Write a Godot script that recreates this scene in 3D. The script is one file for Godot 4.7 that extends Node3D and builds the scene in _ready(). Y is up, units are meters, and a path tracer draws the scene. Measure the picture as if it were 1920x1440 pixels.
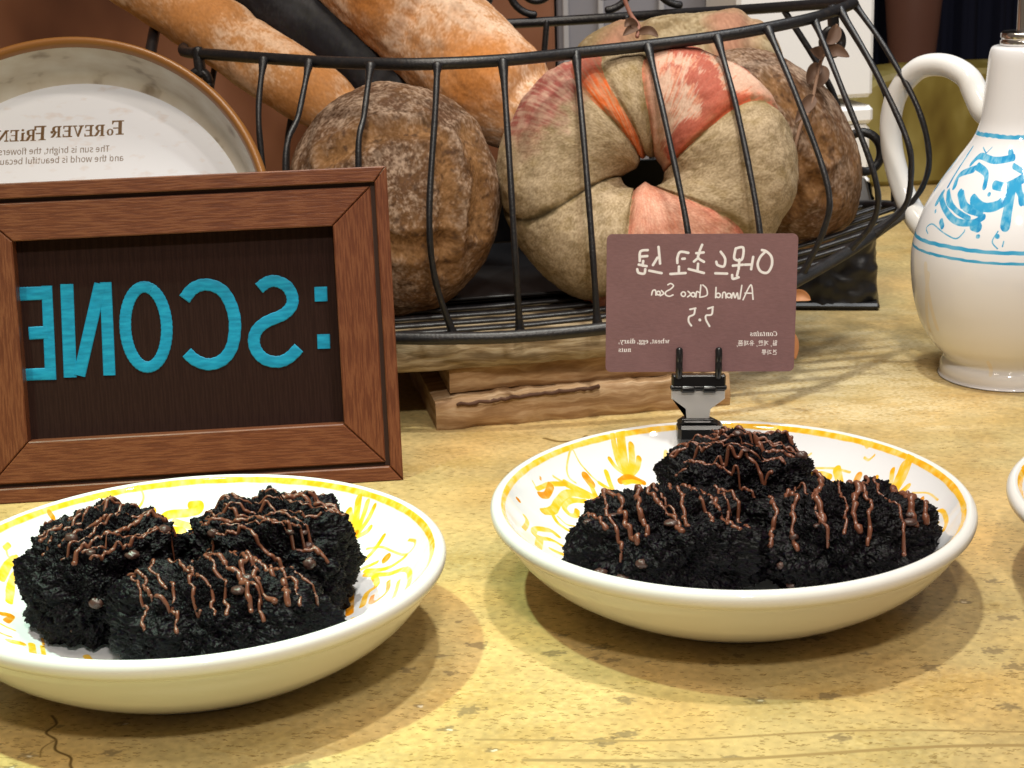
extends Node3D

func _ready() -> void:
	# ---------------- camera
	var cam := Camera3D.new()
	cam.name = "camera"
	add_child(cam)
	var pitch := deg_to_rad(16.17)
	cam.transform = Transform3D(Basis(Vector3.RIGHT, -pitch), Vector3(0, 0.3453, 0)) * Transform3D(Basis(Vector3(0, 0, 1), deg_to_rad(-1.868)), Vector3.ZERO)
	cam.fov = rad_to_deg(2.0 * atan(720.0 / 3228.0))
	cam.near = 0.02
	cam.far = 30.0
	cam.current = true
	var lens := CameraAttributesPhysical.new()
	lens.frustum_focal_length = 53.8
	lens.frustum_focus_distance = 0.92
	lens.frustum_near = 0.02
	lens.frustum_far = 30.0
	lens.exposure_aperture = 30.0
	cam.attributes = lens
	# ---------------- air and exposure
	var we := WorldEnvironment.new()
	var env := Environment.new()
	env.background_mode = Environment.BG_COLOR
	env.background_color = lin(0.18, 0.142, 0.115)
	env.background_energy_multiplier = 1.0
	env.tonemap_mode = Environment.TONE_MAPPER_LINEAR
	env.tonemap_exposure = 0.85
	env.sdfgi_enabled = true
	env.ssao_enabled = true
	env.ssil_enabled = true
	we.environment = env
	add_child(we)
	# ---------------- lamps on the shop's ceiling
	spot(Vector3(-0.42, 1.15, -0.78), Vector3(-0.34, 0.0, -0.62), Color(0.85, 1.0, 0.88), 2.15, 0.022, 27.0, 0.9)
	spot(Vector3(0.12, 1.35, -0.90), Vector3(0.16, 0.0, -0.84), Color(0.98, 0.98, 0.94), 1.5, 0.035, 26.0, 0.9)
	spot(Vector3(0.10, 1.35, 0.30), Vector3(0.0, 0.05, -1.05), Color(1.0, 0.96, 0.91), 1.55, 0.06, 40.0, 0.8)
	spot(Vector3(-0.35, 1.6, -0.35), Vector3(-0.10, 0.1, -1.2), Color(1.0, 0.94, 0.86), 0.5, 0.10, 40.0, 1.0)
	spot(Vector3(0.40, 1.6, -0.35), Vector3(0.10, 0.1, -1.2), Color(1.0, 0.95, 0.90), 0.45, 0.03, 40.0, 1.0)
	spot(Vector3(0.75, 1.2, -0.30), Vector3(0.30, 0.1, -1.1), Color(1.0, 0.97, 0.94), 0.25, 0.02, 30.0, 1.0)
	spot(Vector3(-0.15, 1.5, -1.15), Vector3(-0.05, 0.2, -1.3), Color(1.0, 0.95, 0.88), 0.9, 0.16, 34.0, 1.0)
	spot(Vector3(0.55, 1.5, -1.35), Vector3(0.32, 0.1, -1.6), Color(0.96, 0.98, 1.0), 2.4, 0.22, 24.0, 1.0)
	build_setting()
	build_tableware()
	build_basket()
	build_sign()

# ------------------------------------------------------------------ naming
var taken := {}

func numbered(called: String) -> String:
	if not taken.has(called):
		taken[called] = 0
		return called
	taken[called] += 1
	return "%s_%03d" % [called, taken[called]]

func tag(o: Node, label: String, category: String, group := "") -> Node:
	o.set_meta("label", label)
	o.set_meta("category", category)
	if group:
		o.set_meta("group", group)
	return o

func thing(called: String, label: String, category: String, at := Transform3D(), group := "") -> Node3D:
	var o := Node3D.new()
	o.name = numbered(called)
	add_child(o)
	o.transform = at
	tag(o, label, category, group)
	return o

func part(called: String, mesh: Mesh, m: Material, parent: Node = null) -> MeshInstance3D:
	var o := MeshInstance3D.new()
	o.mesh = mesh
	o.material_override = m
	if parent:
		o.name = called
		parent.add_child(o, true)
	else:
		o.name = numbered(called)
		add_child(o)
	return o

func struct(called: String, mesh: Mesh, m: Material) -> MeshInstance3D:
	var o := part(called, mesh, m)
	o.set_meta("kind", "structure")
	return o

# ------------------------------------------------------------------ colours, noise, materials
func lin(r: float, g: float, b: float) -> Color:
	return Color(r, g, b).linear_to_srgb()

func mat(called: String, c: Color, rough := 0.6, spec := 0.5) -> StandardMaterial3D:
	var m := StandardMaterial3D.new()
	m.resource_name = called
	m.albedo_color = c
	m.roughness = rough
	m.metallic_specular = spec
	return m

func vmat(called: String, rough := 0.8, spec := 0.35) -> StandardMaterial3D:
	var m := mat(called, Color.WHITE, rough, spec)
	m.vertex_color_use_as_albedo = true
	return m

func noise(freq: float, sd := 1, oct := 3, type := FastNoiseLite.TYPE_SIMPLEX_SMOOTH) -> FastNoiseLite:
	var n := FastNoiseLite.new()
	n.seed = sd
	n.noise_type = type
	n.frequency = freq
	n.fractal_type = FastNoiseLite.FRACTAL_FBM if oct > 1 else FastNoiseLite.FRACTAL_NONE
	n.fractal_octaves = oct
	return n

func pebbles(freq: float, sd := 1) -> FastNoiseLite:
	var n := noise(freq, sd, 1, FastNoiseLite.TYPE_CELLULAR)
	n.cellular_return_type = FastNoiseLite.RETURN_DISTANCE
	n.cellular_jitter = 1.0
	return n

func noise_tex(n: FastNoiseLite, ramp: Gradient = null, side := 512) -> NoiseTexture2D:
	var t := NoiseTexture2D.new()
	t.width = side
	t.height = side
	t.seamless = true
	t.noise = n
	if ramp:
		t.color_ramp = ramp
	return t

func ramp(stops: Array) -> Gradient:
	var g := Gradient.new()
	var o := PackedFloat32Array()
	var c := PackedColorArray()
	for s in stops:
		o.append(s[0])
		c.append(s[1])
	g.offsets = o
	g.colors = c
	return g

# wood: the grain runs along u (metres), v across
func wood(called: String, dark: Color, mid: Color, light: Color, rough: float, sd: int, along := 5.0, across := 60.0, bump := 0.05) -> StandardMaterial3D:
	var m := mat(called, Color.WHITE, rough, 0.4)
	var n := noise(0.012, sd, 5)
	n.fractal_gain = 0.62
	n.domain_warp_enabled = true
	n.domain_warp_amplitude = 14.0
	n.domain_warp_frequency = 0.01
	m.albedo_texture = noise_tex(n, ramp([[0.0, dark], [0.38, dark.lerp(mid, 0.6)], [0.52, mid], [0.68, light], [1.0, mid.lerp(dark, 0.4)]]))
	m.uv1_scale = Vector3(along, across, 1)
	m.heightmap_enabled = true
	m.heightmap_texture = noise_tex(n)
	m.heightmap_scale = bump
	return m

# ------------------------------------------------------------------ meshes
func grid(nu: int, nv: int, pos: PackedVector3Array, wrap_u: bool, flip := false, col := PackedColorArray(), uv := PackedVector2Array()) -> ArrayMesh:
	# rows of nu points, nv rows; smooth normals from neighbouring points
	var nor := PackedVector3Array()
	nor.resize(pos.size())
	var mid := Vector3.ZERO
	for p in pos:
		mid += p
	mid /= pos.size()
	for j in nv:
		var j0 := maxi(j - 1, 0) * nu
		var j1 := mini(j + 1, nv - 1) * nu
		for i in nu:
			var i0 := (i - 1 + nu) % nu if wrap_u else maxi(i - 1, 0)
			var i1 := (i + 1) % nu if wrap_u else mini(i + 1, nu - 1)
			var n := (pos[j * nu + i1] - pos[j * nu + i0]).cross(pos[j1 + i] - pos[j0 + i])
			if n.length_squared() < 1e-22:
				n = (pos[j * nu + i] - mid) * (-1.0 if flip else 1.0)
			nor[j * nu + i] = -n.normalized() if flip else n.normalized()
	var idx := PackedInt32Array()
	var cols := nu if wrap_u else nu - 1
	idx.resize(cols * (nv - 1) * 6)
	var k := 0
	for j in nv - 1:
		for i in cols:
			var a := j * nu + i
			var b := j * nu + (i + 1) % nu
			var c := a + nu
			var d := b + nu
			var q := [a, c, b, b, c, d] if not flip else [a, b, c, b, d, c]
			for e in q:
				idx[k] = e
				k += 1
	var arr := []
	arr.resize(Mesh.ARRAY_MAX)
	arr[Mesh.ARRAY_VERTEX] = pos
	arr[Mesh.ARRAY_NORMAL] = nor
	arr[Mesh.ARRAY_INDEX] = idx
	if col.size():
		arr[Mesh.ARRAY_COLOR] = col
	if uv.size():
		arr[Mesh.ARRAY_TEX_UV] = uv
	var m := ArrayMesh.new()
	m.add_surface_from_arrays(Mesh.PRIMITIVE_TRIANGLES, arr)
	return m

func lathe(profile: Array, seg: int, sx := 1.0, sz := 1.0, planar := 0.0, tall := 0.24) -> ArrayMesh:
	# profile of Vector2(radius, height) from the inside of the top down to the foot, or bottom up; planar > 0: uv seen from above
	var pos := PackedVector3Array()
	var uv := PackedVector2Array()
	var nu := seg + 1
	for p in profile:
		for i in nu:
			var a := TAU * i / seg
			pos.append(Vector3(-sin(a) * p.x * sx, p.y, -cos(a) * p.x * sz))
			uv.append(Vector2(0.5 - sin(a) * p.x / planar * 0.5, 0.5 - cos(a) * p.x / planar * 0.5) if planar > 0.0 else Vector2(float(i) / seg, 1.0 - p.y / tall))
	var up: bool = profile[profile.size() - 1].y > profile[0].y
	return grid(nu, profile.size(), pos, false, not up, PackedColorArray(), uv)

func smooth(pts: Array, n: int) -> Array:
	# Catmull-Rom through the points, n steps for each span
	var out := []
	for i in pts.size() - 1:
		var p0 = pts[maxi(i - 1, 0)]
		var p3 = pts[mini(i + 2, pts.size() - 1)]
		for k in n:
			out.append(pts[i].cubic_interpolate(pts[i + 1], p0, p3, float(k) / n))
	out.append(pts[pts.size() - 1])
	return out

func tube(pts: Array, radius, sides := 8, flat := 1.0) -> ArrayMesh:
	# radius: a number, or one for each point; flat squeezes the section across the up direction; rounded ends
	var pos := PackedVector3Array()
	var n := pts.size()
	var up := Vector3.UP
	for i in range(-2, n + 2):
		var c := clampi(i, 0, n - 1)
		var t: Vector3 = (pts[mini(c + 1, n - 1)] - pts[maxi(c - 1, 0)]).normalized()
		var r: float = radius[c] if radius is Array or radius is PackedFloat32Array else radius
		if absf(t.dot(up)) > 0.97:
			up = Vector3.RIGHT if absf(t.x) < 0.9 else Vector3.BACK
		var side := t.cross(up).normalized()
		up = side.cross(t).normalized()
		var at: Vector3 = pts[c]
		var k := 1.0
		if i == -2 or i == n + 1:
			at += t * r * (0.6 if i > 0 else -0.6)
			k = 0.001
		elif i == -1 or i == n:
			at += t * r * (0.42 if i > 0 else -0.42)
			k = 0.68
		for s in sides:
			var a := TAU * s / sides
			pos.append(at + (side * cos(a) + up * sin(a) * flat) * r * k)
	return grid(sides, n + 4, pos, true, true)

class Flat:
	# collects flat polygons into one mesh
	var v := PackedVector3Array()
	var n := PackedVector3Array()
	var t := PackedVector2Array()
	var ux := Vector3.RIGHT
	var uy := Vector3.UP
	var shift := Vector2.ZERO

	func poly(pts: Array, hint: Vector3) -> void:
		var nn := Vector3.ZERO
		for i in pts.size():
			nn += pts[i].cross(pts[(i + 1) % pts.size()])
		if nn.length() < 1e-14:
			return
		nn = nn.normalized()
		var p := pts.duplicate()
		if nn.dot(hint) < 0.0:
			p.reverse()
			nn = -nn
		for i in range(1, p.size() - 1):
			for q in [p[0], p[i + 1], p[i]]:
				v.append(q)
				n.append(nn)
				var w := uy if absf(nn.dot(uy)) < 0.9 else ux.cross(uy)
				t.append(Vector2(q.dot(ux), q.dot(w)) + shift)

	func prism(pts: Array, z0: float, z1: float, bev := 0.0) -> void:
		# convex outline in x, y; front at z1 with a chamfer
		var k := pts.size()
		var area := 0.0
		for i in k:
			area += pts[i].cross(pts[(i + 1) % k])
		var o := pts.duplicate()
		if area < 0.0:
			o.reverse()
		var inn := []
		for i in k:
			var a: Vector2 = (o[i] - o[(i - 1 + k) % k]).normalized()
			var b: Vector2 = (o[(i + 1) % k] - o[i]).normalized()
			var na := Vector2(-a.y, a.x)
			var nb := Vector2(-b.y, b.x)
			inn.append(o[i] + (na + nb) / (1.0 + na.dot(nb)) * bev)
		var mid := Vector2.ZERO
		for p in o:
			mid += p / k
		var front := []
		var back := []
		for i in k:
			front.append(Vector3(inn[i].x, inn[i].y, z1))
			back.append(Vector3(o[i].x, o[i].y, z0))
		poly(front, Vector3(0, 0, z1 - z0))
		poly(back, Vector3(0, 0, z0 - z1))
		for i in k:
			var j := (i + 1) % k
			var e: Vector2 = o[j] - o[i]
			var h := Vector3(e.y, -e.x, 0)
			var zb := z1 - bev * signf(z1 - z0)
			var a0 := Vector3(o[i].x, o[i].y, z0)
			var b0 := Vector3(o[j].x, o[j].y, z0)
			var a1 := Vector3(o[i].x, o[i].y, zb)
			var b1 := Vector3(o[j].x, o[j].y, zb)
			poly([a0, b0, b1, a1], h)
			if bev > 0.0:
				poly([a1, b1, front[j], front[i]], h.normalized() + Vector3(0, 0, signf(z1 - z0)))

	func box(lo: Vector3, hi: Vector3, bev := 0.0) -> void:
		if bev <= 0.0:
			prism([Vector2(lo.x, lo.y), Vector2(hi.x, lo.y), Vector2(hi.x, hi.y), Vector2(lo.x, hi.y)], lo.z, hi.z)
			return
		var c := []
		for s in [lo, hi]:
			c.append(s)
		var pick := func(ix: int, iy: int, iz: int, keep: int) -> Vector3:
			var q := Vector3(c[ix].x, c[iy].y, c[iz].z)
			for a in 3:
				if a != keep:
					q[a] += bev * (1.0 if [ix, iy, iz][a] == 0 else -1.0)
			return q
		for a in 3:
			for s in 2:
				var f := []
				for uvv in [[0, 0], [1, 0], [1, 1], [0, 1]]:
					var id := [0, 0, 0]
					id[a] = s
					id[(a + 1) % 3] = uvv[0]
					id[(a + 2) % 3] = uvv[1]
					f.append(pick.call(id[0], id[1], id[2], a))
				var h := Vector3.ZERO
				h[a] = 1.0 if s else -1.0
				poly(f, h)
		for a in 3:
			var b := (a + 1) % 3
			var d := (a + 2) % 3
			for sb in 2:
				for sd in 2:
					var id0 := [0, 0, 0]
					id0[b] = sb
					id0[d] = sd
					var id1 := id0.duplicate()
					id1[a] = 1
					var h := Vector3.ZERO
					h[b] = 1.0 if sb else -1.0
					h[d] = 1.0 if sd else -1.0
					poly([pick.call(id0[0], id0[1], id0[2], b), pick.call(id1[0], id1[1], id1[2], b), pick.call(id1[0], id1[1], id1[2], d), pick.call(id0[0], id0[1], id0[2], d)], h)
		for ix in 2:
			for iy in 2:
				for iz in 2:
					poly([pick.call(ix, iy, iz, 0), pick.call(ix, iy, iz, 1), pick.call(ix, iy, iz, 2)], Vector3(ix - 0.5, iy - 0.5, iz - 0.5))

	func mesh() -> ArrayMesh:
		var arr := []
		arr.resize(Mesh.ARRAY_MAX)
		arr[Mesh.ARRAY_VERTEX] = v
		arr[Mesh.ARRAY_NORMAL] = n
		arr[Mesh.ARRAY_TEX_UV] = t
		var m := ArrayMesh.new()
		m.add_surface_from_arrays(Mesh.PRIMITIVE_TRIANGLES, arr)
		return m

# painted stroke on a board: a flat band with square ends and soft shoulders, lying in x, y
func band(pts: Array, w: float, h: float, closed := false) -> ArrayMesh:
	var rows := []
	var n := pts.size()
	for i in n:
		var a: Vector2 = pts[i - 1] if i > 0 else (pts[n - 2] if closed else pts[0])
		var b: Vector2 = pts[i + 1] if i < n - 1 else (pts[1] if closed else pts[n - 1])
		var t := (b - a).normalized()
		var s := Vector2(-t.y, t.x)
		var ww := w * (1.0 + 0.035 * sin(i * 2.1 + w * 900.0))
		rows.append([pts[i], s * ww * 0.5])
	var pos := PackedVector3Array()
	if not closed:
		for k in [-1.0, -0.86, 0.86, 1.0]:
			var q: Vector2 = rows[0][0] + rows[0][1] * k
			pos.append(Vector3(q.x, q.y, 0))
	for r in rows:
		for k in [[-1.0, 0.0], [-0.86, 1.0], [0.86, 1.0], [1.0, 0.0]]:
			var q: Vector2 = r[0] + r[1] * k[0]
			pos.append(Vector3(q.x, q.y, h * k[1]))
	if not closed:
		for k in [-1.0, -0.86, 0.86, 1.0]:
			var q: Vector2 = rows[n - 1][0] + rows[n - 1][1] * k
			pos.append(Vector3(q.x, q.y, 0))
	return grid(4, pos.size() / 4, pos, false, true)

# ------------------------------------------------------------------ painting into pictures (flat print and glaze painting only)
class Canvas:
	var im: Image
	var k := 1.0           # pixels per unit
	var off := Vector2.ZERO  # unit position of the picture's corner
	var tones := []
	var grain: FastNoiseLite
	var wash := 0.0

	func stroke(flat: Array, w: float, tone: int, add := Vector2.ZERO) -> void:
		var p := []
		for i in flat.size() / 2:
			p.append((Vector2(flat[i * 2], flat[i * 2 + 1]) + add - off) * k)
		var q := []
		if p.size() > 2:
			for i in p.size() - 1:
				for s in 6:
					q.append(p[i].cubic_interpolate(p[i + 1], p[maxi(i - 1, 0)], p[mini(i + 2, p.size() - 1)], s / 6.0))
			q.append(p[p.size() - 1])
		else:
			q = p
		var r := maxf(w * k * 0.5, 0.6)
		var box := Rect2(q[0], Vector2.ZERO)
		for a in q:
			box = box.expand(a)
		box = box.grow(r + 1.5)
		var x0 := maxi(int(box.position.x), 0)
		var y0 := maxi(int(box.position.y), 0)
		var x1 := mini(int(box.end.x), im.get_width() - 1)
		var y1 := mini(int(box.end.y), im.get_height() - 1)
		if x1 < x0 or y1 < y0:
			return
		var wd := x1 - x0 + 1
		var cov := PackedFloat32Array()
		var along := PackedFloat32Array()
		cov.resize(wd * (y1 - y0 + 1))
		along.resize(cov.size())
		for i in q.size() - 1:
			var a: Vector2 = q[i]
			var b: Vector2 = q[i + 1]
			var d := b - a
			var l2 := maxf(d.length_squared(), 1e-9)
			var rr := r * (1.0 + (wash * 0.22 * grain.get_noise_2d(a.x * 0.4, a.y * 0.4) if wash > 0.0 else 0.0))
			for y in range(maxi(int(minf(a.y, b.y) - rr - 1), y0), mini(int(maxf(a.y, b.y) + rr + 2), y1) + 1):
				for x in range(maxi(int(minf(a.x, b.x) - rr - 1), x0), mini(int(maxf(a.x, b.x) + rr + 2), x1) + 1):
					var v := Vector2(x + 0.5, y + 0.5)
					var t := clampf((v - a).dot(d) / l2, 0.0, 1.0)
					var c := clampf(rr - v.distance_to(a + d * t) + 0.5, 0.0, 1.0)
					var at := (y - y0) * wd + x - x0
					if c > cov[at]:
						cov[at] = c
						along[at] = (i + t) / (q.size() - 1)
		for y in range(y0, y1 + 1):
			for x in range(x0, x1 + 1):
				var at := (y - y0) * wd + x - x0
				if cov[at] > 0.0:
					var c: Color = tones[tone]
					var s := cov[at]
					if wash > 0.0:
						var g := grain.get_noise_2d(x, y)
						s *= clampf(0.74 + 0.5 * g + 0.35 * absf(along[at] - 0.45), 0.25, 1.0)
						c = c.lerp(tones[1], clampf(0.9 * (along[at] - 0.7) + 0.4 * g, 0.0, 0.6))
					im.set_pixel(x, y, im.get_pixel(x, y).lerp(c, s))

	func print_text(text: String, font: Font, at: Vector2, height: float, tone: int, right := false, slant := 0.0, wide := 1.0) -> void:
		# at: base line, left (or right) end; height of a capital
		var tm := TextMesh.new()
		tm.font = font
		tm.font_size = 64
		tm.pixel_size = 0.01
		tm.depth = 0.0
		tm.text = text
		tm.horizontal_alignment = HORIZONTAL_ALIGNMENT_LEFT
		var arr := tm.get_mesh_arrays()
		var v: PackedVector3Array = arr[Mesh.ARRAY_VERTEX]
		var idx = arr[Mesh.ARRAY_INDEX]
		if idx == null or (idx as PackedInt32Array).is_empty():
			idx = PackedInt32Array(range(v.size()))
		var lo := Vector2(1e9, 1e9)
		var hi := Vector2(-1e9, -1e9)
		for p in v:
			lo = lo.min(Vector2(p.x, p.y))
			hi = hi.max(Vector2(p.x, p.y))
		var cap := TextMesh.new()
		cap.font = font
		cap.font_size = 64
		cap.pixel_size = 0.01
		cap.depth = 0.0
		cap.text = "H"
		var ch := 0.0
		var base := 0.0
		var cv: PackedVector3Array = cap.get_mesh_arrays()[Mesh.ARRAY_VERTEX]
		var clo := 1e9
		var chi := -1e9
		for p in cv:
			clo = minf(clo, p.y)
			chi = maxf(chi, p.y)
		ch = chi - clo
		base = clo
		var s := height / ch
		var q := []
		for p in v:
			var x := ((p.x - (hi.x if right else lo.x)) + (p.y - base) * slant) * s * wide
			q.append((at + Vector2(x, -(p.y - base) * s) - off) * k)
		for i in range(0, idx.size(), 3):
			fill(q[idx[i]], q[idx[i + 1]], q[idx[i + 2]], tones[tone])

	func fill(a: Vector2, b: Vector2, c: Vector2, col: Color) -> void:
		var area := (b - a).cross(c - a)
		if absf(area) < 1e-6:
			return
		for y in range(maxi(int(minf(a.y, minf(b.y, c.y))), 0), mini(int(maxf(a.y, maxf(b.y, c.y))) + 1, im.get_height())):
			for x in range(maxi(int(minf(a.x, minf(b.x, c.x))), 0), mini(int(maxf(a.x, maxf(b.x, c.x))) + 1, im.get_width())):
				var p := Vector2(x + 0.5, y + 0.5)
				var u := (b - p).cross(c - p) / area
				var v := (c - p).cross(a - p) / area
				if u >= -0.001 and v >= -0.001 and u + v <= 1.001:
					im.set_pixel(x, y, col)

func canvas(w: int, h: int, c: Color) -> Canvas:
	var o := Canvas.new()
	o.im = Image.create(w, h, false, Image.FORMAT_RGB8)
	o.im.fill(c)
	o.grain = noise(0.03, 5, 3)
	return o

func tex(o: Image) -> ImageTexture:
	return ImageTexture.create_from_image(o)

# ------------------------------------------------------------------ bread
func blob(nu: int, nv: int, f: Callable) -> ArrayMesh:
	# f(direction) -> [position, colour]; poles up and down
	var pos := PackedVector3Array()
	var col := PackedColorArray()
	for j in nv:
		var b := PI * j / (nv - 1)
		for i in nu:
			var a := TAU * i / nu
			var r: Array = f.call(Vector3(sin(b) * cos(a), cos(b), sin(b) * sin(a)))
			pos.append(r[0])
			col.append(r[1])
	return grid(nu, nv, pos, true, false, col)

func loaf(p0: Vector3, p1: Vector3, r: float, sd: int, crust: Color, flour: Color, burn: Color, scores: int, squash := 0.85, fineness := 1.0) -> ArrayMesh:
	var n1 := noise(1.0, sd, 4)
	var n2 := noise(1.0, sd + 9, 3)
	var n3 := noise(1.0, sd + 17, 4)
	var t := (p1 - p0).normalized()
	var len := p0.distance_to(p1)
	var side := t.cross(Vector3(0, 0.5, 1).normalized()).normalized()
	var up := side.cross(t).normalized()
	var pos := PackedVector3Array()
	var col := PackedColorArray()
	var nu := int(190 * fineness)
	var nv := int(400 * fineness)
	for j in nv:
		var s := float(j) / (nv - 1)
		var e := clampf(pow(1.0 - pow(absf(2.0 * s - 1.0), 5.0), 0.5), 0.0, 1.0)
		for i in nu:
			var a := TAU * i / nu
			var q := Vector3(cos(a) * r, sin(a) * r, s * len)
			var big := n1.get_noise_3d(q.x * 14.0, q.y * 14.0, q.z * 9.0)
			var mid := n2.get_noise_3d(q.x * 60.0, q.y * 60.0, q.z * 40.0)
			var fine := n1.get_noise_3d(q.x * 420.0, q.y * 420.0, q.z * 300.0)
			var rr := r * e * (1.0 + 0.09 * big + 0.02 * mid + 0.006 * fine)
			var slash := 0.0
			if scores > 0:
				var ph := fposmod(s * scores + 0.17 * sin(a - 1.2), 1.0)
				var here := maxf(0.0, sin(a) * 0.9 + 0.25)
				slash = exp(-pow((ph - 0.5) * 5.0 + 1.2 * cos(a), 2.0)) * here
				rr *= 1.0 + 0.08 * slash - 0.13 * exp(-pow((ph - 0.78) * 16.0 + 1.8 * cos(a), 2.0)) * here
			pos.append(p0 + t * q.z + (side * cos(a) + up * sin(a) * squash) * rr)
			var w := clampf(0.42 + 1.3 * mid + 0.9 * fine + 1.3 * big - 0.6 * slash, 0.0, 1.0)
			var dust := n3.get_noise_3d(q.x * 170.0, q.y * 170.0, q.z * 130.0)
			w = clampf(w + 0.8 * dust, 0.0, 1.0)
			var c := crust.lerp(flour, w * 0.8)
			c = c.lerp(crust * 0.45, clampf(-1.6 * n3.get_noise_3d(q.x * 38.0, q.y * 38.0, q.z * 22.0) - 0.35, 0.0, 0.7))
			c = c.lerp(burn, clampf(0.85 * slash + 0.9 * n2.get_noise_3d(q.x * 20.0, q.y * 20.0 + 7.0, q.z * 12.0) - 0.1, 0.0, 0.85))
			col.append(c * (1.0 + 0.28 * fine))
	return grid(nu, nv, pos, true, false, col)

func seg_dist(p: Vector2, a: Vector2, b: Vector2) -> float:
	var t := clampf((p - a).dot(b - a) / (b - a).length_squared(), 0.0, 1.0)
	return p.distance_to(a + (b - a) * t)

# round sourdough, its scored face towards local +z
func boule(rx: float, ry: float, rz: float, sd: int, fineness := 1.0) -> ArrayMesh:
	var n1 := noise(1.0, sd, 4)
	var n2 := noise(1.0, sd + 3, 4)
	var cut := [[Vector2(-0.62, 0.28), Vector2(-0.1, 0.5), Vector2(0.32, 0.5)], [Vector2(0.42, 0.38), Vector2(0.46, -0.1), Vector2(0.42, -0.62)], [Vector2(-0.5, -0.42), Vector2(0.1, -0.47), Vector2(0.42, -0.44)], [Vector2(0.66, 0.5), Vector2(0.78, 0.1), Vector2(0.72, -0.3)]]
	return blob(int(500 * fineness), int(360 * fineness), func(d: Vector3) -> Array:
		var q := Vector3(d.x, d.z, -d.y)  # pole turned to face away
		q = Vector3(d.x, d.z, d.y) if false else q
		var p := Vector3(q.x * rx, q.y * ry, q.z * rz)
		var big := n1.get_noise_3d(q.x * 1.6, q.y * 1.6, q.z * 1.6)
		var mid := n2.get_noise_3d(q.x * 7.0, q.y * 7.0, q.z * 7.0)
		var fine := n1.get_noise_3d(q.x * 38.0, q.y * 38.0, q.z * 38.0)
		var m := 1.0 + 0.035 * big + 0.004 * mid + 0.002 * fine
		var f := Vector2(q.x, q.y)
		var gold := 0.0
		if q.z > -0.1:
			for c in cut:
				var dd := minf(seg_dist(f, c[0], c[1]), seg_dist(f, c[1], c[2])) + 0.02 * mid
				gold = maxf(gold, exp(-pow(dd / 0.11, 2.0)))
				m -= 0.042 * exp(-pow(dd / 0.07, 2.0)) - 0.022 * exp(-pow((dd - 0.13) / 0.045, 2.0))
		var patch := n2.get_noise_3d(q.x * 2.6 + 9.0, q.y * 2.6, q.z * 2.6)
		var speck := n2.get_noise_3d(q.x * 19.0, q.y * 19.0, q.z * 19.0)
		var w := clampf(0.38 + 0.9 * patch + 0.7 * mid + 0.9 * speck + 0.7 * fine, 0.0, 1.0)
		var c := Color(0.105, 0.053, 0.029).lerp(Color(0.30, 0.21, 0.15), w)
		c = c.lerp(Color(0.215, 0.105, 0.038), clampf(gold * 0.95 + 0.5 * big + 0.55 * maxf(-q.y, 0.0) * (0.6 + q.x) - 0.5 * speck, 0.0, 0.85))
		c = c.lerp(Color(0.06, 0.03, 0.016), clampf(-2.0 * n2.get_noise_3d(q.x * 9.0 + 5.0, q.y * 9.0, q.z * 9.0) - 0.3, 0.0, 0.8))
		return [p * m, c * (1.0 + 0.28 * fine + 0.35 * speck)])

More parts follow.
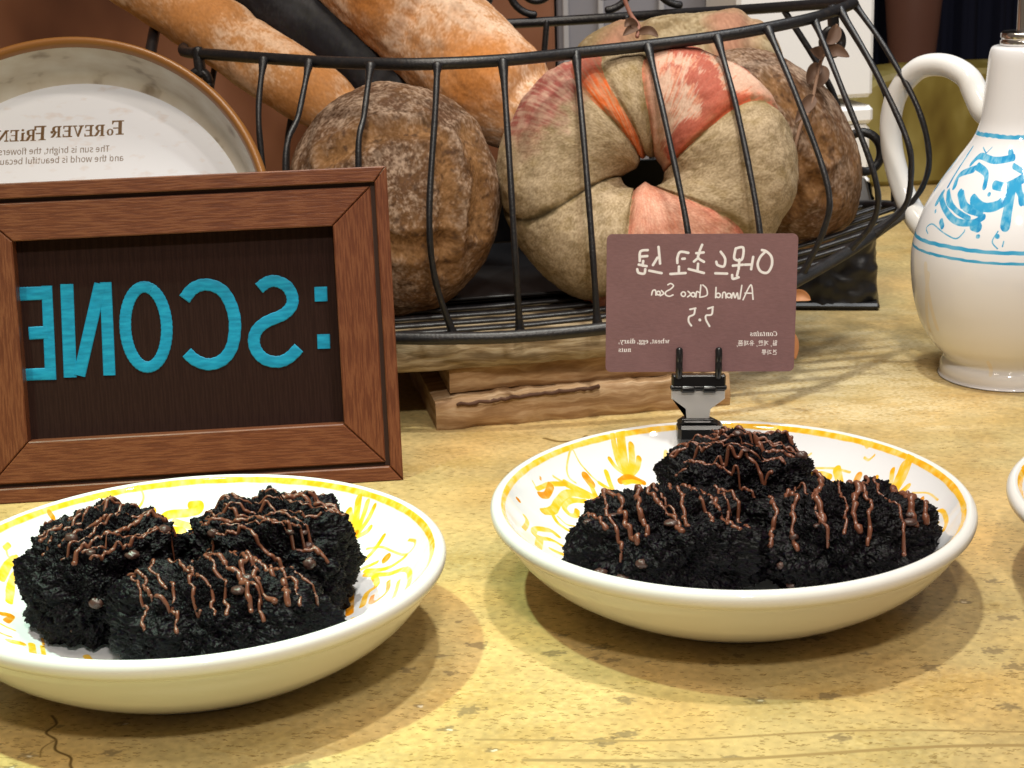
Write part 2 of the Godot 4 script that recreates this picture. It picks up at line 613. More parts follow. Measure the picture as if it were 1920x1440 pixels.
# twisted ring loaf: one wedge of dough between two creases; ring lies in local x, y, facing +z
func ring_wedge(a0: float, a1: float, kind: int, sd: int) -> ArrayMesh:
	var n1 := noise(1.0, sd, 4)
	var n2 := noise(1.0, sd + 5, 4)
	var pos := PackedVector3Array()
	var col := PackedColorArray()
	var nu := maxi(int(absf(a1 - a0) * 2.4), 30)
	var nv := 280
	for j in nv:
		var th := TAU * j / (nv - 1)
		for i in nu:
			var s := float(i) / (nu - 1)
			var a := deg_to_rad(lerpf(a0, a1, s)) + 0.30 * sin(th) + 0.10 * cos(th)
			var rim := cos(th)
			var cr := Vector3(cos(a), sin(a), 0)
			var q := cr * (0.058 + 0.042 * cos(th)) + Vector3(0, 0, 0.04 * sin(th))
			var edge := minf(s, 1.0 - s) * absf(a1 - a0)
			var big := n1.get_noise_3d(q.x * 18.0, q.y * 18.0, q.z * 18.0)
			var mid := n2.get_noise_3d(q.x * 70.0, q.y * 70.0, q.z * 70.0)
			var fine := n1.get_noise_3d(q.x * 520.0, q.y * 520.0, q.z * 520.0)
			var streak := n2.get_noise_2d(a * 26.0, rim * 1.6)
			var sh := 1.0 + 0.08 * big + 0.007 * mid + 0.0025 * fine + 0.02 * smoothstep(0.0, 16.0, edge) - 0.05 * exp(-pow(edge / 2.4, 2.0))
			var tr := 0.0435 * sh * (1.0 + 0.05 * sin(a * 3.0 + 0.6))
			var big_r := 0.0562 + 0.003 * sin(a * 2.0 + 1.0)
			pos.append(cr * (big_r + tr * cos(th)) * Vector3(1.0, 0.95, 1.0) + Vector3(0, 0, 0.92 * tr * sin(th)))
			var w := clampf(0.5 + 0.8 * mid + 0.9 * fine, 0.0, 1.0)
			var green := Color(0.28, 0.205, 0.115).lerp(Color(0.45, 0.345, 0.225), w)
			green = green.lerp(Color(0.20, 0.135, 0.045), clampf(0.9 * n2.get_noise_2d(a * 5.0, rim * 2.0 + 4.0) - 0.12 + 0.5 * exp(-edge / 5.0), 0.0, 0.7))
			var pink := Color(0.50, 0.20, 0.125).lerp(Color(0.66, 0.42, 0.31), clampf(0.45 + 0.8 * streak + 0.5 * mid + 0.4 * fine, 0.0, 1.0))
			var red := Color(0.38, 0.085, 0.050)
			var c := green
			if kind == 1:
				c = pink.lerp(red, clampf(0.9 * streak + 0.55 * exp(-edge / 7.0) + 0.1, 0.0, 0.8))
			elif kind == 2:
				c = pink.lerp(Color(0.33, 0.075, 0.05), smoothstep(0.28, 0.5, 0.5 + 1.5 * big + 0.5 * streak + 0.25 * mid) * 0.9)
				c = c.lerp(Color(0.58, 0.43, 0.33), smoothstep(0.52, 0.75, 0.5 - 1.4 * big + 0.5 * streak) * 0.75)
				c = c.lerp(Color(0.45, 0.07, 0.015), clampf(0.75 * exp(-edge / 6.0), 0.0, 0.9))
			elif kind == 3:
				c = Color(0.55, 0.10, 0.015).lerp(Color(0.50, 0.27, 0.16), clampf(0.3 + streak, 0.0, 1.0)).lerp(Color(0.27, 0.07, 0.06), smoothstep(0.15, 0.75, rim) * 0.8)
			var seam := exp(-edge / 3.5) * clampf(0.35 + 1.5 * mid + 0.8 * streak, 0.0, 1.0)
			c = c.lerp(Color(0.17, 0.12, 0.05), seam)
			if a0 == 108.0:
				c = c.lerp(Color(0.27, 0.075, 0.06).lerp(Color(0.45, 0.27, 0.2), clampf(0.4 + streak + mid, 0.0, 1.0)), smoothstep(0.05, 0.5, rim + 0.4 * mid) * smoothstep(0.62, 0.3, s + 0.3 * big))
			var rag := 1.5 + 5.0 * maxf(mid, 0.0)
			if kind == 0 and edge < rag and absf((a1 if s > 0.5 else a0) - 186.0) < 1.0:
				c = c.lerp(Color(0.03, 0.022, 0.012), 0.85 * (1.0 - edge / rag))
			col.append(c * (1.0 + 0.22 * fine))
	return grid(nu, nv, pos, false, true, col)

# ------------------------------------------------------------------ scones
var crumb: StandardMaterial3D
var choc: StandardMaterial3D
var chip_mat: StandardMaterial3D

func scone(label: String, at: Vector3, size: Vector3, sd: int, turn: float, strands: int, wob: float, group: String) -> void:
	var o := thing("chocolate_scone", label, "scone", Transform3D(Basis(), at), group)
	var big := noise(1.0, sd, 3)
	var lump := pebbles(1.0, sd + 1)
	var crag := pebbles(1.0, sd + 2)
	var fine := noise(1.0, sd + 3, 3)
	var rad := func(d: Vector3) -> float:
		var k := d / size
		var e := pow(pow(absf(k.x), 2.1) + pow(absf(k.y), 2.1) + pow(absf(k.z), 2.1), -1.0 / 2.1)
		var w := d + Vector3(fine.get_noise_3d(d.x * 4.0, d.y * 4.0, d.z * 4.0), fine.get_noise_3d(d.y * 4.0, d.z * 4.0, d.x * 4.0), 0.0) * 0.16
		var l := lump.get_noise_3d(w.x * 1.7, w.y * 1.7, w.z * 1.7)
		var c := crag.get_noise_3d(w.x * 5.2, w.y * 5.2, w.z * 5.2)
		var g := crag.get_noise_3d(w.x * 11.0, w.y * 11.0, w.z * 11.0)
		var h := lump.get_noise_3d(w.x * 24.0, w.y * 24.0, w.z * 24.0)
		return e * (0.80 + 0.24 * big.get_noise_3d(d.x * 1.4, d.y * 1.4, d.z * 1.4) - 0.16 * l - 0.13 * c - 0.06 * g - 0.04 * h)
	var floor_y := -size.y * 0.86
	part("crumb", blob(380, 270, func(d: Vector3) -> Array:
		var p: Vector3 = d * rad.call(d)
		var f := fine.get_noise_3d(d.x * 40.0, d.y * 40.0, d.z * 40.0)
		p += d * (0.0011 * f + 0.0006 * fine.get_noise_3d(d.x * 95.0, d.y * 95.0, d.z * 95.0))
		if p.y < floor_y:
			p.y = floor_y + (p.y - floor_y) * 0.06
		var c := Color(0.0028, 0.0028, 0.0036).lerp(Color(0.008, 0.006, 0.006), clampf(0.3 + f, 0.0, 1.0))
		return [p - Vector3(0, floor_y, 0), c]), crumb, o)
	var inside := func(p: Vector3) -> bool:
		return p.length() < rad.call(p.normalized())
	var top := func(x: float, z: float) -> float:
		var y := size.y * 1.25
		var st := size.y * 0.055
		while y > floor_y * 0.8:
			if inside.call(Vector3(x, y, z)):
				break
			y -= st
		if y <= floor_y * 0.8:
			return -9.0
		var a := y
		var b := y + st
		for i in 5:
			var m := (a + b) * 0.5
			if inside.call(Vector3(x, m, z)):
				a = m
			else:
				b = m
		return a
	var rng := RandomNumberGenerator.new()
	rng.seed = sd
	for k in strands:
		var across := lerpf(-0.86, 0.86, (k + rng.randf_range(-0.3, 0.3) + 0.5) / strands)
		var half := sqrt(maxf(1.0 - across * across, 0.05)) * 1.02
		var s0 := -half * rng.randf_range(0.7, 1.0)
		var s1 := half * rng.randf_range(0.75, 1.0)
		var ph := rng.randf() * TAU
		var pts := []
		var wid := []
		var n := 46
		var base := rng.randf_range(0.00055, 0.00095) * (1.5 if rng.randf() < 0.22 else 1.0) * (1.25 if wob < 0.7 else 1.0)
		var drift := rng.randf_range(-0.16, 0.16)
		var last := -9.0
		for i in n:
			var s := lerpf(s0, s1, float(i) / (n - 1))
			var u := across + wob * (0.05 * sin(s * 6.0 + ph) + 0.022 * sin(s * 17.0 + ph * 2.0) + 0.012 * sin(s * 33.0 + ph * 3.0)) + drift * s
			var v := Vector2(s, u).rotated(turn)
			var x := v.x * size.x * 0.93
			var z := v.y * size.z * 0.93
			var y: float = top.call(x, z)
			if y < -1.0 or (last > -1.0 and absf(y - last) > size.y * 0.6):
				if pts.size() > 6:
					part("drizzle_strand", tube(smooth(pts, 2), spread(wid, 2), 8), choc, o)
				pts = []
				wid = []
				last = -9.0 if y < -1.0 else y
				continue
			last = y
			var nn := Vector3(x / size.x / size.x, y / size.y / size.y, z / size.z / size.z).normalized()
			pts.append(Vector3(x, y - floor_y, z) + nn * base * 0.2)
			wid.append(base * (1.0 + 0.75 * big.get_noise_2d(s * 7.0 + k * 3.0, ph) + (0.2 if i < 2 or i > n - 3 else 0.0)))
		if pts.size() > 6:
			part("drizzle_strand", tube(smooth(pts, 2), spread(wid, 2), 8), choc, o)
	for k in 7:
		var d := Vector3(rng.randf_range(-1, 1), rng.randf_range(-0.25, 0.9), rng.randf_range(0.0, 1.0)).normalized()
		var c: Vector3 = d * rad.call(d)
		var r := rng.randf_range(0.0016, 0.0032)
		var sq := rng.randf_range(0.5, 1.0)
		part("chocolate_chip", blob(14, 9, func(e: Vector3) -> Array:
			return [c - Vector3(0, floor_y, 0) + e * Vector3(r * 1.2, r * sq, r) * (1.0 + 0.3 * fine.get_noise_3d(e.x * 2.0 + k, e.y * 2.0, e.z * 2.0)), Color.WHITE]), chip_mat, o)

func spread(w: Array, n: int) -> PackedFloat32Array:
	var out := PackedFloat32Array()
	for i in w.size() - 1:
		for k in n:
			out.append(lerpf(w[i], w[i + 1], float(k) / n))
	out.append(w[w.size() - 1])
	return out

# ------------------------------------------------------------------ plates
func dish(label: String, at: Vector3, sx: float, sz: float, turn: float, paint: Material, plain: Material) -> Node3D:
	var o := thing("painted_dish", label, "dish", Transform3D(Basis(Vector3.UP, turn), at), "yellow painted pasta dishes on the counter")
	var inner := [Vector2(0.0002, 0.0105), Vector2(0.02, 0.0105), Vector2(0.04, 0.0107), Vector2(0.055, 0.0113), Vector2(0.068, 0.0133), Vector2(0.078, 0.017), Vector2(0.086, 0.0213), Vector2(0.094, 0.0268), Vector2(0.101, 0.0328), Vector2(0.107, 0.0388), Vector2(0.1105, 0.0430), Vector2(0.1125, 0.0458), Vector2(0.1137, 0.0475), Vector2(0.1150, 0.0485)]
	part("painted_bowl", lathe(inner, 160, sx, sz, 0.1165), paint, o)
	var lip := [Vector2(0.1150, 0.0485), Vector2(0.1159, 0.0489), Vector2(0.1170, 0.0490), Vector2(0.1187, 0.0483), Vector2(0.1199, 0.0468), Vector2(0.1203, 0.0448), Vector2(0.1199, 0.0428), Vector2(0.1188, 0.0412), Vector2(0.1174, 0.0400), Vector2(0.1160, 0.0392), Vector2(0.1153, 0.0385)]
	part("rolled_rim", lathe(lip, 160, sx, sz), plain, o)
	var outer := [Vector2(0.1153, 0.0385), Vector2(0.1150, 0.0375), Vector2(0.1135, 0.0345), Vector2(0.1105, 0.0300), Vector2(0.1060, 0.0245), Vector2(0.1000, 0.0190), Vector2(0.0925, 0.0138), Vector2(0.0850, 0.0092), Vector2(0.0770, 0.0055), Vector2(0.0705, 0.0030), Vector2(0.0690, 0.0018), Vector2(0.0680, 0.0005), Vector2(0.0640, 0.0004), Vector2(0.0600, 0.0030), Vector2(0.03, 0.0040), Vector2(0.0002, 0.0040)]
	part("underside", lathe(outer, 160, sx, sz), plain, o)
	return o

func leaf(pts: Array, w: float, curl: float) -> ArrayMesh:
	# a thin cupped leaf along a line of points
	var p := smooth(pts, 6)
	var n := p.size()
	var pos := PackedVector3Array()
	for side in 2:
		for i in n:
			var t: Vector3 = (p[mini(i + 1, n - 1)] - p[maxi(i - 1, 0)]).normalized()
			var s := t.cross(Vector3(0.2, 0.35, 1.0)).normalized()
			var up := s.cross(t).normalized()
			var k := sin(PI * pow(float(i) / (n - 1), 0.8)) * w + 0.0002
			for j in range(-3, 4):
				var e := j / 3.0
				pos.append(p[i] + s * e * k + up * (curl * k * e * e + (0.0002 if side else -0.0002)))
	var one := pos.slice(0, n * 7)
	var two := pos.slice(n * 7)
	var rows := PackedVector3Array()
	for i in n:
		for j in 7:
			rows.append(one[i * 7 + j])
		for j in range(6, -1, -1):
			rows.append(two[i * 7 + j])
	return grid(14, n, rows, true, true)

# one Korean syllable block of the small print as strokes in a unit square
const JAMO := {
	"mil": [[8, 8, 40, 8, 40, 42, 8, 42, 8, 8], [70, 2, 70, 48], [12, 58, 76, 58, 76, 74, 14, 74, 14, 92, 80, 92]],
	"gye": [[6, 18, 36, 18, 30, 60, 8, 78], [44, 32, 58, 32], [44, 52, 58, 52], [60, 8, 60, 90], [82, 2, 82, 98]],
	"ran": [[8, 8, 44, 8, 44, 26, 10, 26, 10, 46, 48, 44], [68, 2, 68, 60], [68, 28, 86, 28], [14, 66, 14, 92, 80, 92]],
	"yu": [[50, 4, 26, 16, 26, 34, 50, 42, 74, 34, 74, 16, 50, 4], [4, 58, 96, 58], [34, 58, 34, 96], [64, 58, 64, 96]],
	"je": [[6, 16, 44, 16], [26, 16, 22, 50, 6, 80], [24, 46, 44, 78], [46, 44, 60, 44], [62, 8, 62, 90], [84, 2, 84, 98]],
	"pum": [[12, 6, 88, 6], [34, 6, 34, 32], [66, 6, 66, 32], [10, 32, 90, 32], [4, 52, 96, 52], [50, 52, 50, 64], [18, 66, 82, 66, 82, 96, 18, 96, 18, 66]],
	"gyeon": [[6, 10, 40, 10, 34, 40, 8, 56], [44, 20, 66, 20], [44, 40, 66, 40], [68, 2, 68, 62], [14, 68, 14, 94, 80, 94]],
	"gwa": [[8, 14, 50, 14, 46, 40], [28, 44, 28, 72], [4, 74, 60, 70], [76, 2, 76, 98], [76, 46, 96, 46]],
	"ryu": [[16, 4, 82, 4, 82, 20, 18, 20, 18, 38, 84, 38], [4, 58, 96, 58], [34, 58, 34, 96], [64, 58, 64, 96]],
}

func small_korean(c: Canvas, words: Array, x: float, y: float, size: float) -> void:
	for w in words:
		if w is float:
			x += w
			continue
		if w == ",":
			c.stroke([x + 2, y + size - 2, x, y + size + 5], 3.4, 0)
			x += 9.0
			continue
		for s in JAMO[w]:
			for i in range(0, s.size() - 2, 2):
				c.stroke([x + s[i] * size * 0.0092, y + s[i + 1] * size * 0.01, x + s[i + 2] * size * 0.0092, y + s[i + 3] * size * 0.01], 3.4, 0)
		x += size * 1.0

func spot(at: Vector3, to: Vector3, c: Color, energy: float, size: float, angle: float, soft := 1.0) -> void:
	var l := SpotLight3D.new()
	l.name = numbered("ceiling_spot_light")
	add_child(l)
	l.look_at_from_position(at, to, Vector3(0, 0, -1))
	l.light_color = c
	l.light_energy = energy
	l.light_size = size
	l.spot_range = 8.0
	l.spot_angle = angle
	l.spot_angle_attenuation = soft
	l.spot_attenuation = 2.0
	l.shadow_enabled = true

# ------------------------------------------------------------------ counter, walls and what stands far behind
func counter_top() -> StandardMaterial3D:
	var side := 1024
	var a := noise(0.005, 11, 4).get_seamless_image(side, side).get_data()
	var b := noise(0.022, 12, 4).get_seamless_image(side, side).get_data()
	var f := noise(0.16, 13, 2).get_seamless_image(side, side).get_data()
	var h := noise(0.009, 14, 3).get_seamless_image(side, side).get_data()
	var out := PackedByteArray()
	out.resize(side * side * 3)
	for i in side * side:
		var p := a[i] / 255.0
		var q := h[i] / 255.0
		var g := 0.88 + 0.12 * (b[i] / 255.0) + 0.16 * (f[i] / 255.0 - 0.5)
		var t := clampf((p - 0.2) * 1.7, 0.0, 1.0)
		var u := clampf((q - 0.45) * 2.5, 0.0, 1.0)
		var r := lerpf(lerpf(190.0, 205.0, t), 198.0, u * 0.5) * g
		var gg := lerpf(lerpf(170.0, 175.0, t), 160.0, u * 0.5) * g
		var bb := lerpf(lerpf(117.0, 118.0, t), 100.0, u * 0.6) * g
		out[i * 3] = int(minf(r, 255.0))
		out[i * 3 + 1] = int(minf(gg, 255.0))
		out[i * 3 + 2] = int(minf(bb, 255.0))
	var im := Image.create_from_data(side, side, false, Image.FORMAT_RGB8, out)
	im.resize(2048, 2048, Image.INTERPOLATE_CUBIC)
	var c := Canvas.new()
	c.im = im
	c.grain = noise(0.05, 3, 3)
	c.k = 2048.0
	c.off = Vector2(-0.45, -1.5)
	var rng := RandomNumberGenerator.new()
	rng.seed = 77
	# pale worn patches where the boards have been dragged, dark marks, fine flecks, chips, a crack
	for k in 900:
		var x := rng.randfn(0.20, 0.06)
		var z := rng.randfn(-1.20, 0.07)
		mark(im, c.grain, Vector2(x, z), rng.randf_range(0.003, 0.012), Color8(216, 200, 160), 0.22, 2.6)
	for k in 260:
		mark(im, c.grain, Vector2(rng.randf_range(-0.3, 0.5), rng.randf_range(-1.4, -0.55)), rng.randf_range(0.004, 0.02), Color8(150, 118, 52), 0.14, 1.8)
	for k in 26000:
		var x := rng.randf_range(-0.45, 0.55)
		var z := -1.5 + 1.0 * sqrt(rng.randf())
		var px := int((x + 0.45) * 2048.0)
		var py := int((z + 1.5) * 2048.0)
		var s := rng.randf_range(0.45, 0.9)
		for e in rng.randi_range(2, 7):
			if px + e < 2048 and py < 2048:
				im.set_pixel(px + e, mini(py + (e % 5) / 3, 2047), im.get_pixel(px + e, py).lerp(Color8(98, 74, 32), s))
	for k in 90000:   # fine grain of the stone
		var px := rng.randi_range(0, 2046)
		var py := rng.randi_range(300, 2046)
		im.set_pixel(px, py, im.get_pixel(px, py).lerp(Color8(120, 92, 46) if k % 3 else Color8(232, 216, 168), rng.randf_range(0.12, 0.4)))
	for k in 120:   # hairline scratches
		var p := Vector2(rng.randf_range(-0.3, 0.4), rng.randf_range(-1.2, -0.6))
		var e := p + Vector2(rng.randf_range(-0.02, 0.02), rng.randf_range(-0.012, 0.012))
		c.tones = [Color8(170, 146, 92)]
		c.stroke([p.x, p.y, (p.x + e.x) * 0.5 + 0.001, (p.y + e.y) * 0.5, e.x, e.y], 0.0003, 0)
	for k in 110:
		var p := Vector2(rng.randf_range(-0.3, 0.4), rng.randf_range(-0.86, -0.60))
		mark(im, c.grain, p, rng.randf_range(0.0014, 0.0058), Color8(112, 96, 68), 0.62, 1.5)
		if k % 6 == 0:
			mark(im, c.grain, p + Vector2(0.001, 0.0004), 0.0013, Color8(222, 212, 190), 0.8, 1.5)
	c.tones = [Color8(92, 70, 34), Color8(120, 96, 52), Color8(150, 126, 80)]
	c.stroke([-0.2075, -0.690, -0.2035, -0.682, -0.206, -0.674, -0.200, -0.667, -0.198, -0.658, -0.190, -0.651, -0.188, -0.643, -0.180, -0.630], 0.0011, 0)
	c.stroke([-0.200, -0.667, -0.204, -0.660, -0.203, -0.652], 0.0007, 1)
	c.stroke([0.02, -1.062, 0.03, -1.054, 0.042, -1.056, 0.047, -1.064], 0.003, 1)
	c.stroke([-0.02, -0.655, 0.06, -0.649, 0.14, -0.652, 0.21, -0.646], 0.0016, 2)
	c.stroke([0.0, -0.636, 0.08, -0.631, 0.17, -0.636, 0.24, -0.632], 0.0024, 2)
	var m := mat("olive_stone", Color.WHITE, 0.42, 0.45)
	m.albedo_texture = tex(im)
	m.heightmap_enabled = true
	m.heightmap_texture = noise_tex(noise(0.06, 21, 4))
	m.heightmap_scale = 0.035
	return m

func mark(im: Image, g: FastNoiseLite, at: Vector2, r: float, col: Color, strength: float, stretch: float) -> void:
	var c := (at - Vector2(-0.45, -1.5)) * 2048.0
	var rr := r * 2048.0
	for y in range(maxi(int(c.y - rr), 0), mini(int(c.y + rr) + 1, 2047)):
		for x in range(maxi(int(c.x - rr * stretch), 0), mini(int(c.x + rr * stretch) + 1, 2047)):
			var d := Vector2((x - c.x) / stretch, y - c.y).length() / rr + 0.9 * g.get_noise_2d(x * 2.2, y * 3.0)
			if d < 0.75:
				im.set_pixel(x, y, im.get_pixel(x, y).lerp(col, strength * clampf((0.75 - d) * 4.0, 0.0, 1.0)))

func build_setting() -> void:
	var stone := counter_top()
	var f := Flat.new()
	f.uy = Vector3(0, 0, 1)
	f.shift = Vector2(0.45, 1.5)
	f.box(Vector3(-1.4, -0.05, -2.6), Vector3(1.7, 0.0, -0.12), 0.004)
	struct("countertop", f.mesh(), stone)

	# brown wall on the left
	var clay := mat("brown_plaster", Color.WHITE, 0.55, 0.4)
	clay.albedo_texture = noise_tex(noise(0.006, 31, 4), ramp([[0.0, lin(0.07, 0.022, 0.009)], [0.45, lin(0.17, 0.065, 0.03)], [0.7, lin(0.23, 0.10, 0.055)], [1.0, lin(0.30, 0.16, 0.10)]]))
	clay.uv1_scale = Vector3(1.6, 0.9, 1)
	f = Flat.new()
	f.box(Vector3(-1.6, 0.0, -1.84), Vector3(0.055, 1.2, -1.78), 0.003)
	var wall := part("brown_wall", f.mesh(), clay)
	tag(wall, "mottled reddish brown wall behind the tray and the baguettes", "wall")
	# far dark wall
	f = Flat.new()
	f.box(Vector3(-2.5, -0.9, -3.3), Vector3(3.2, 2.4, -3.2))
	struct("wall", f.mesh(), mat("dark_paint", lin(0.012, 0.010, 0.012), 0.7))
	f = Flat.new()
	f.box(Vector3(-2.5, -0.95, -3.2), Vector3(3.2, -0.9, 0.4))
	struct("floor", f.mesh(), mat("dark_floor", lin(0.05, 0.04, 0.035), 0.5))

	# pale panel with upright edges behind the ring loaf
	var o := thing("pale_cabinet", "pale grey cabinet side with upright edges glimpsed above the ring loaf", "cabinet", Transform3D(Basis(), Vector3(0.115, 0, -1.8)))
	var pale := mat("pale_laminate", lin(0.22, 0.22, 0.25), 0.4)
	f = Flat.new()
	f.box(Vector3(-0.057, 0.0, -0.05), Vector3(0.15, 0.40, 0.0), 0.002)
	part("side_panel", f.mesh(), pale, o)
	var white := mat("white_edge", lin(0.36, 0.36, 0.38), 0.4)
	for x in [-0.048, -0.012, 0.05]:
		f = Flat.new()
		f.box(Vector3(x - 0.003, 0.0, 0.0005), Vector3(x + 0.003, 0.40, 0.006), 0.001)
		part("edge_strip", f.mesh(), white, o)
	var gold := mat("brass", lin(0.62, 0.42, 0.12), 0.25)
	gold.metallic = 1.0
	var g := thing("brass_cylinder", "small brass cylinder standing between the pale cabinet and the white boxes", "canister", Transform3D(Basis(), Vector3(0.247, 0.0, -1.74)))
	part("body", lathe([Vector2(0.0002, 0.0), Vector2(0.010, 0.0), Vector2(0.010, 0.21), Vector2(0.009, 0.213), Vector2(0.0002, 0.213)], 32), gold, g)
	part("band", lathe([Vector2(0.0103, 0.150), Vector2(0.0112, 0.151), Vector2(0.0112, 0.157), Vector2(0.0103, 0.158)], 32), mat("dark_band", lin(0.03, 0.025, 0.02), 0.5), g)

	# white boxes stacked behind the basket
	var sheet := mat("white_card", lin(0.86, 0.87, 0.88), 0.5)
	for k in 3:
		var y0: float = [0.0, 0.060, 0.135][k]
		var y1: float = [0.057, 0.127, 0.300][k]
		var b := thing("white_box", ["white box at the bottom of the stack behind the basket", "white box in the middle of the stack behind the basket", "bright white box on top of the stack behind the basket"][k], "box", Transform3D(Basis(Vector3.UP, 0.24 - 0.05 * k), Vector3(0.300, y0, -1.68)), "white boxes stacked behind the basket")
		f = Flat.new()
		f.box(Vector3(-0.075, 0.0, -0.12), Vector3(0.062, (y1 - y0) * 0.72, 0.0), 0.004)
		part("tray", f.mesh(), sheet, b)
		f = Flat.new()
		f.box(Vector3(-0.077, (y1 - y0) * 0.72 + 0.0008, -0.122), Vector3(0.064, y1 - y0, 0.002), 0.004)
		part("lid", f.mesh(), sheet, b)

	# yellow stone upstand with a rounded corner
	var olive := mat("olive_upstand", Color.WHITE, 0.45, 0.4)
	olive.albedo_texture = noise_tex(noise(0.007, 41, 4), ramp([[0.0, lin(0.10, 0.062, 0.008)], [0.42, lin(0.20, 0.15, 0.030)], [0.65, lin(0.30, 0.245, 0.075)], [1.0, lin(0.36, 0.30, 0.11)]]))
	olive.uv1_scale = Vector3(3.0, 1.4, 1)
	f = Flat.new()
	var ol := [Vector2(0.365, 0.0), Vector2(1.5, 0.0), Vector2(1.5, 0.130), Vector2(0.50, 0.1305)]
	for k in 9:
		var t := PI * 0.5 * k / 8.0
		ol.append(Vector2(0.455 - 0.09 * sin(t), 0.035 + 0.094 * cos(t)))
	f.prism(ol, -2.05, -1.95, 0.006)
	var up := part("stone_upstand", f.mesh(), olive)
	tag(up, "low olive yellow stone upstand with a rounded corner behind the jug", "upstand")

	# brown post and dark blue cloth in the shadow
	var post := thing("brown_post", "blurred reddish brown post in the dark behind the jug handle", "post", Transform3D(Basis(), Vector3(0.542, 0.0, -2.3)))
	part("shaft", lathe([Vector2(0.026, 0.0), Vector2(0.027, 0.08), Vector2(0.033, 0.14), Vector2(0.038, 0.20), Vector2(0.040, 0.5)], 40), mat("brown_post", lin(0.21, 0.095, 0.07), 0.5), post)
	part("base", lathe([Vector2(0.045, 0.0), Vector2(0.045, 0.012), Vector2(0.027, 0.02)], 40), mat("brown_post", lin(0.10, 0.04, 0.03), 0.5), post)
	var pos := PackedVector3Array()
	for j in 12:
		for i in 60:
			pos.append(Vector3(-0.14 + 0.28 * i / 59.0, 0.045 * j, 0.012 * sin(i * 0.62 + 0.15 * j) + 0.006 * sin(i * 1.7)))
	for j in 12:
		for i in 60:
			pos.append(Vector3(-0.14 + 0.28 * (59 - i) / 59.0, 0.045 * (11 - j), -0.006 + 0.012 * sin((59 - i) * 0.62 + 0.15 * (11 - j)) + 0.006 * sin((59 - i) * 1.7)))
	var cloth := part("navy_cloth", grid(60, 12, pos.slice(0, 720), false), mat("navy_cloth", lin(0.006, 0.010, 0.035), 0.9))
	cloth.position = Vector3(0.64, 0.0, -2.45)
	tag(cloth, "dark navy cloth hanging in the shadow above the jug handle", "cloth")

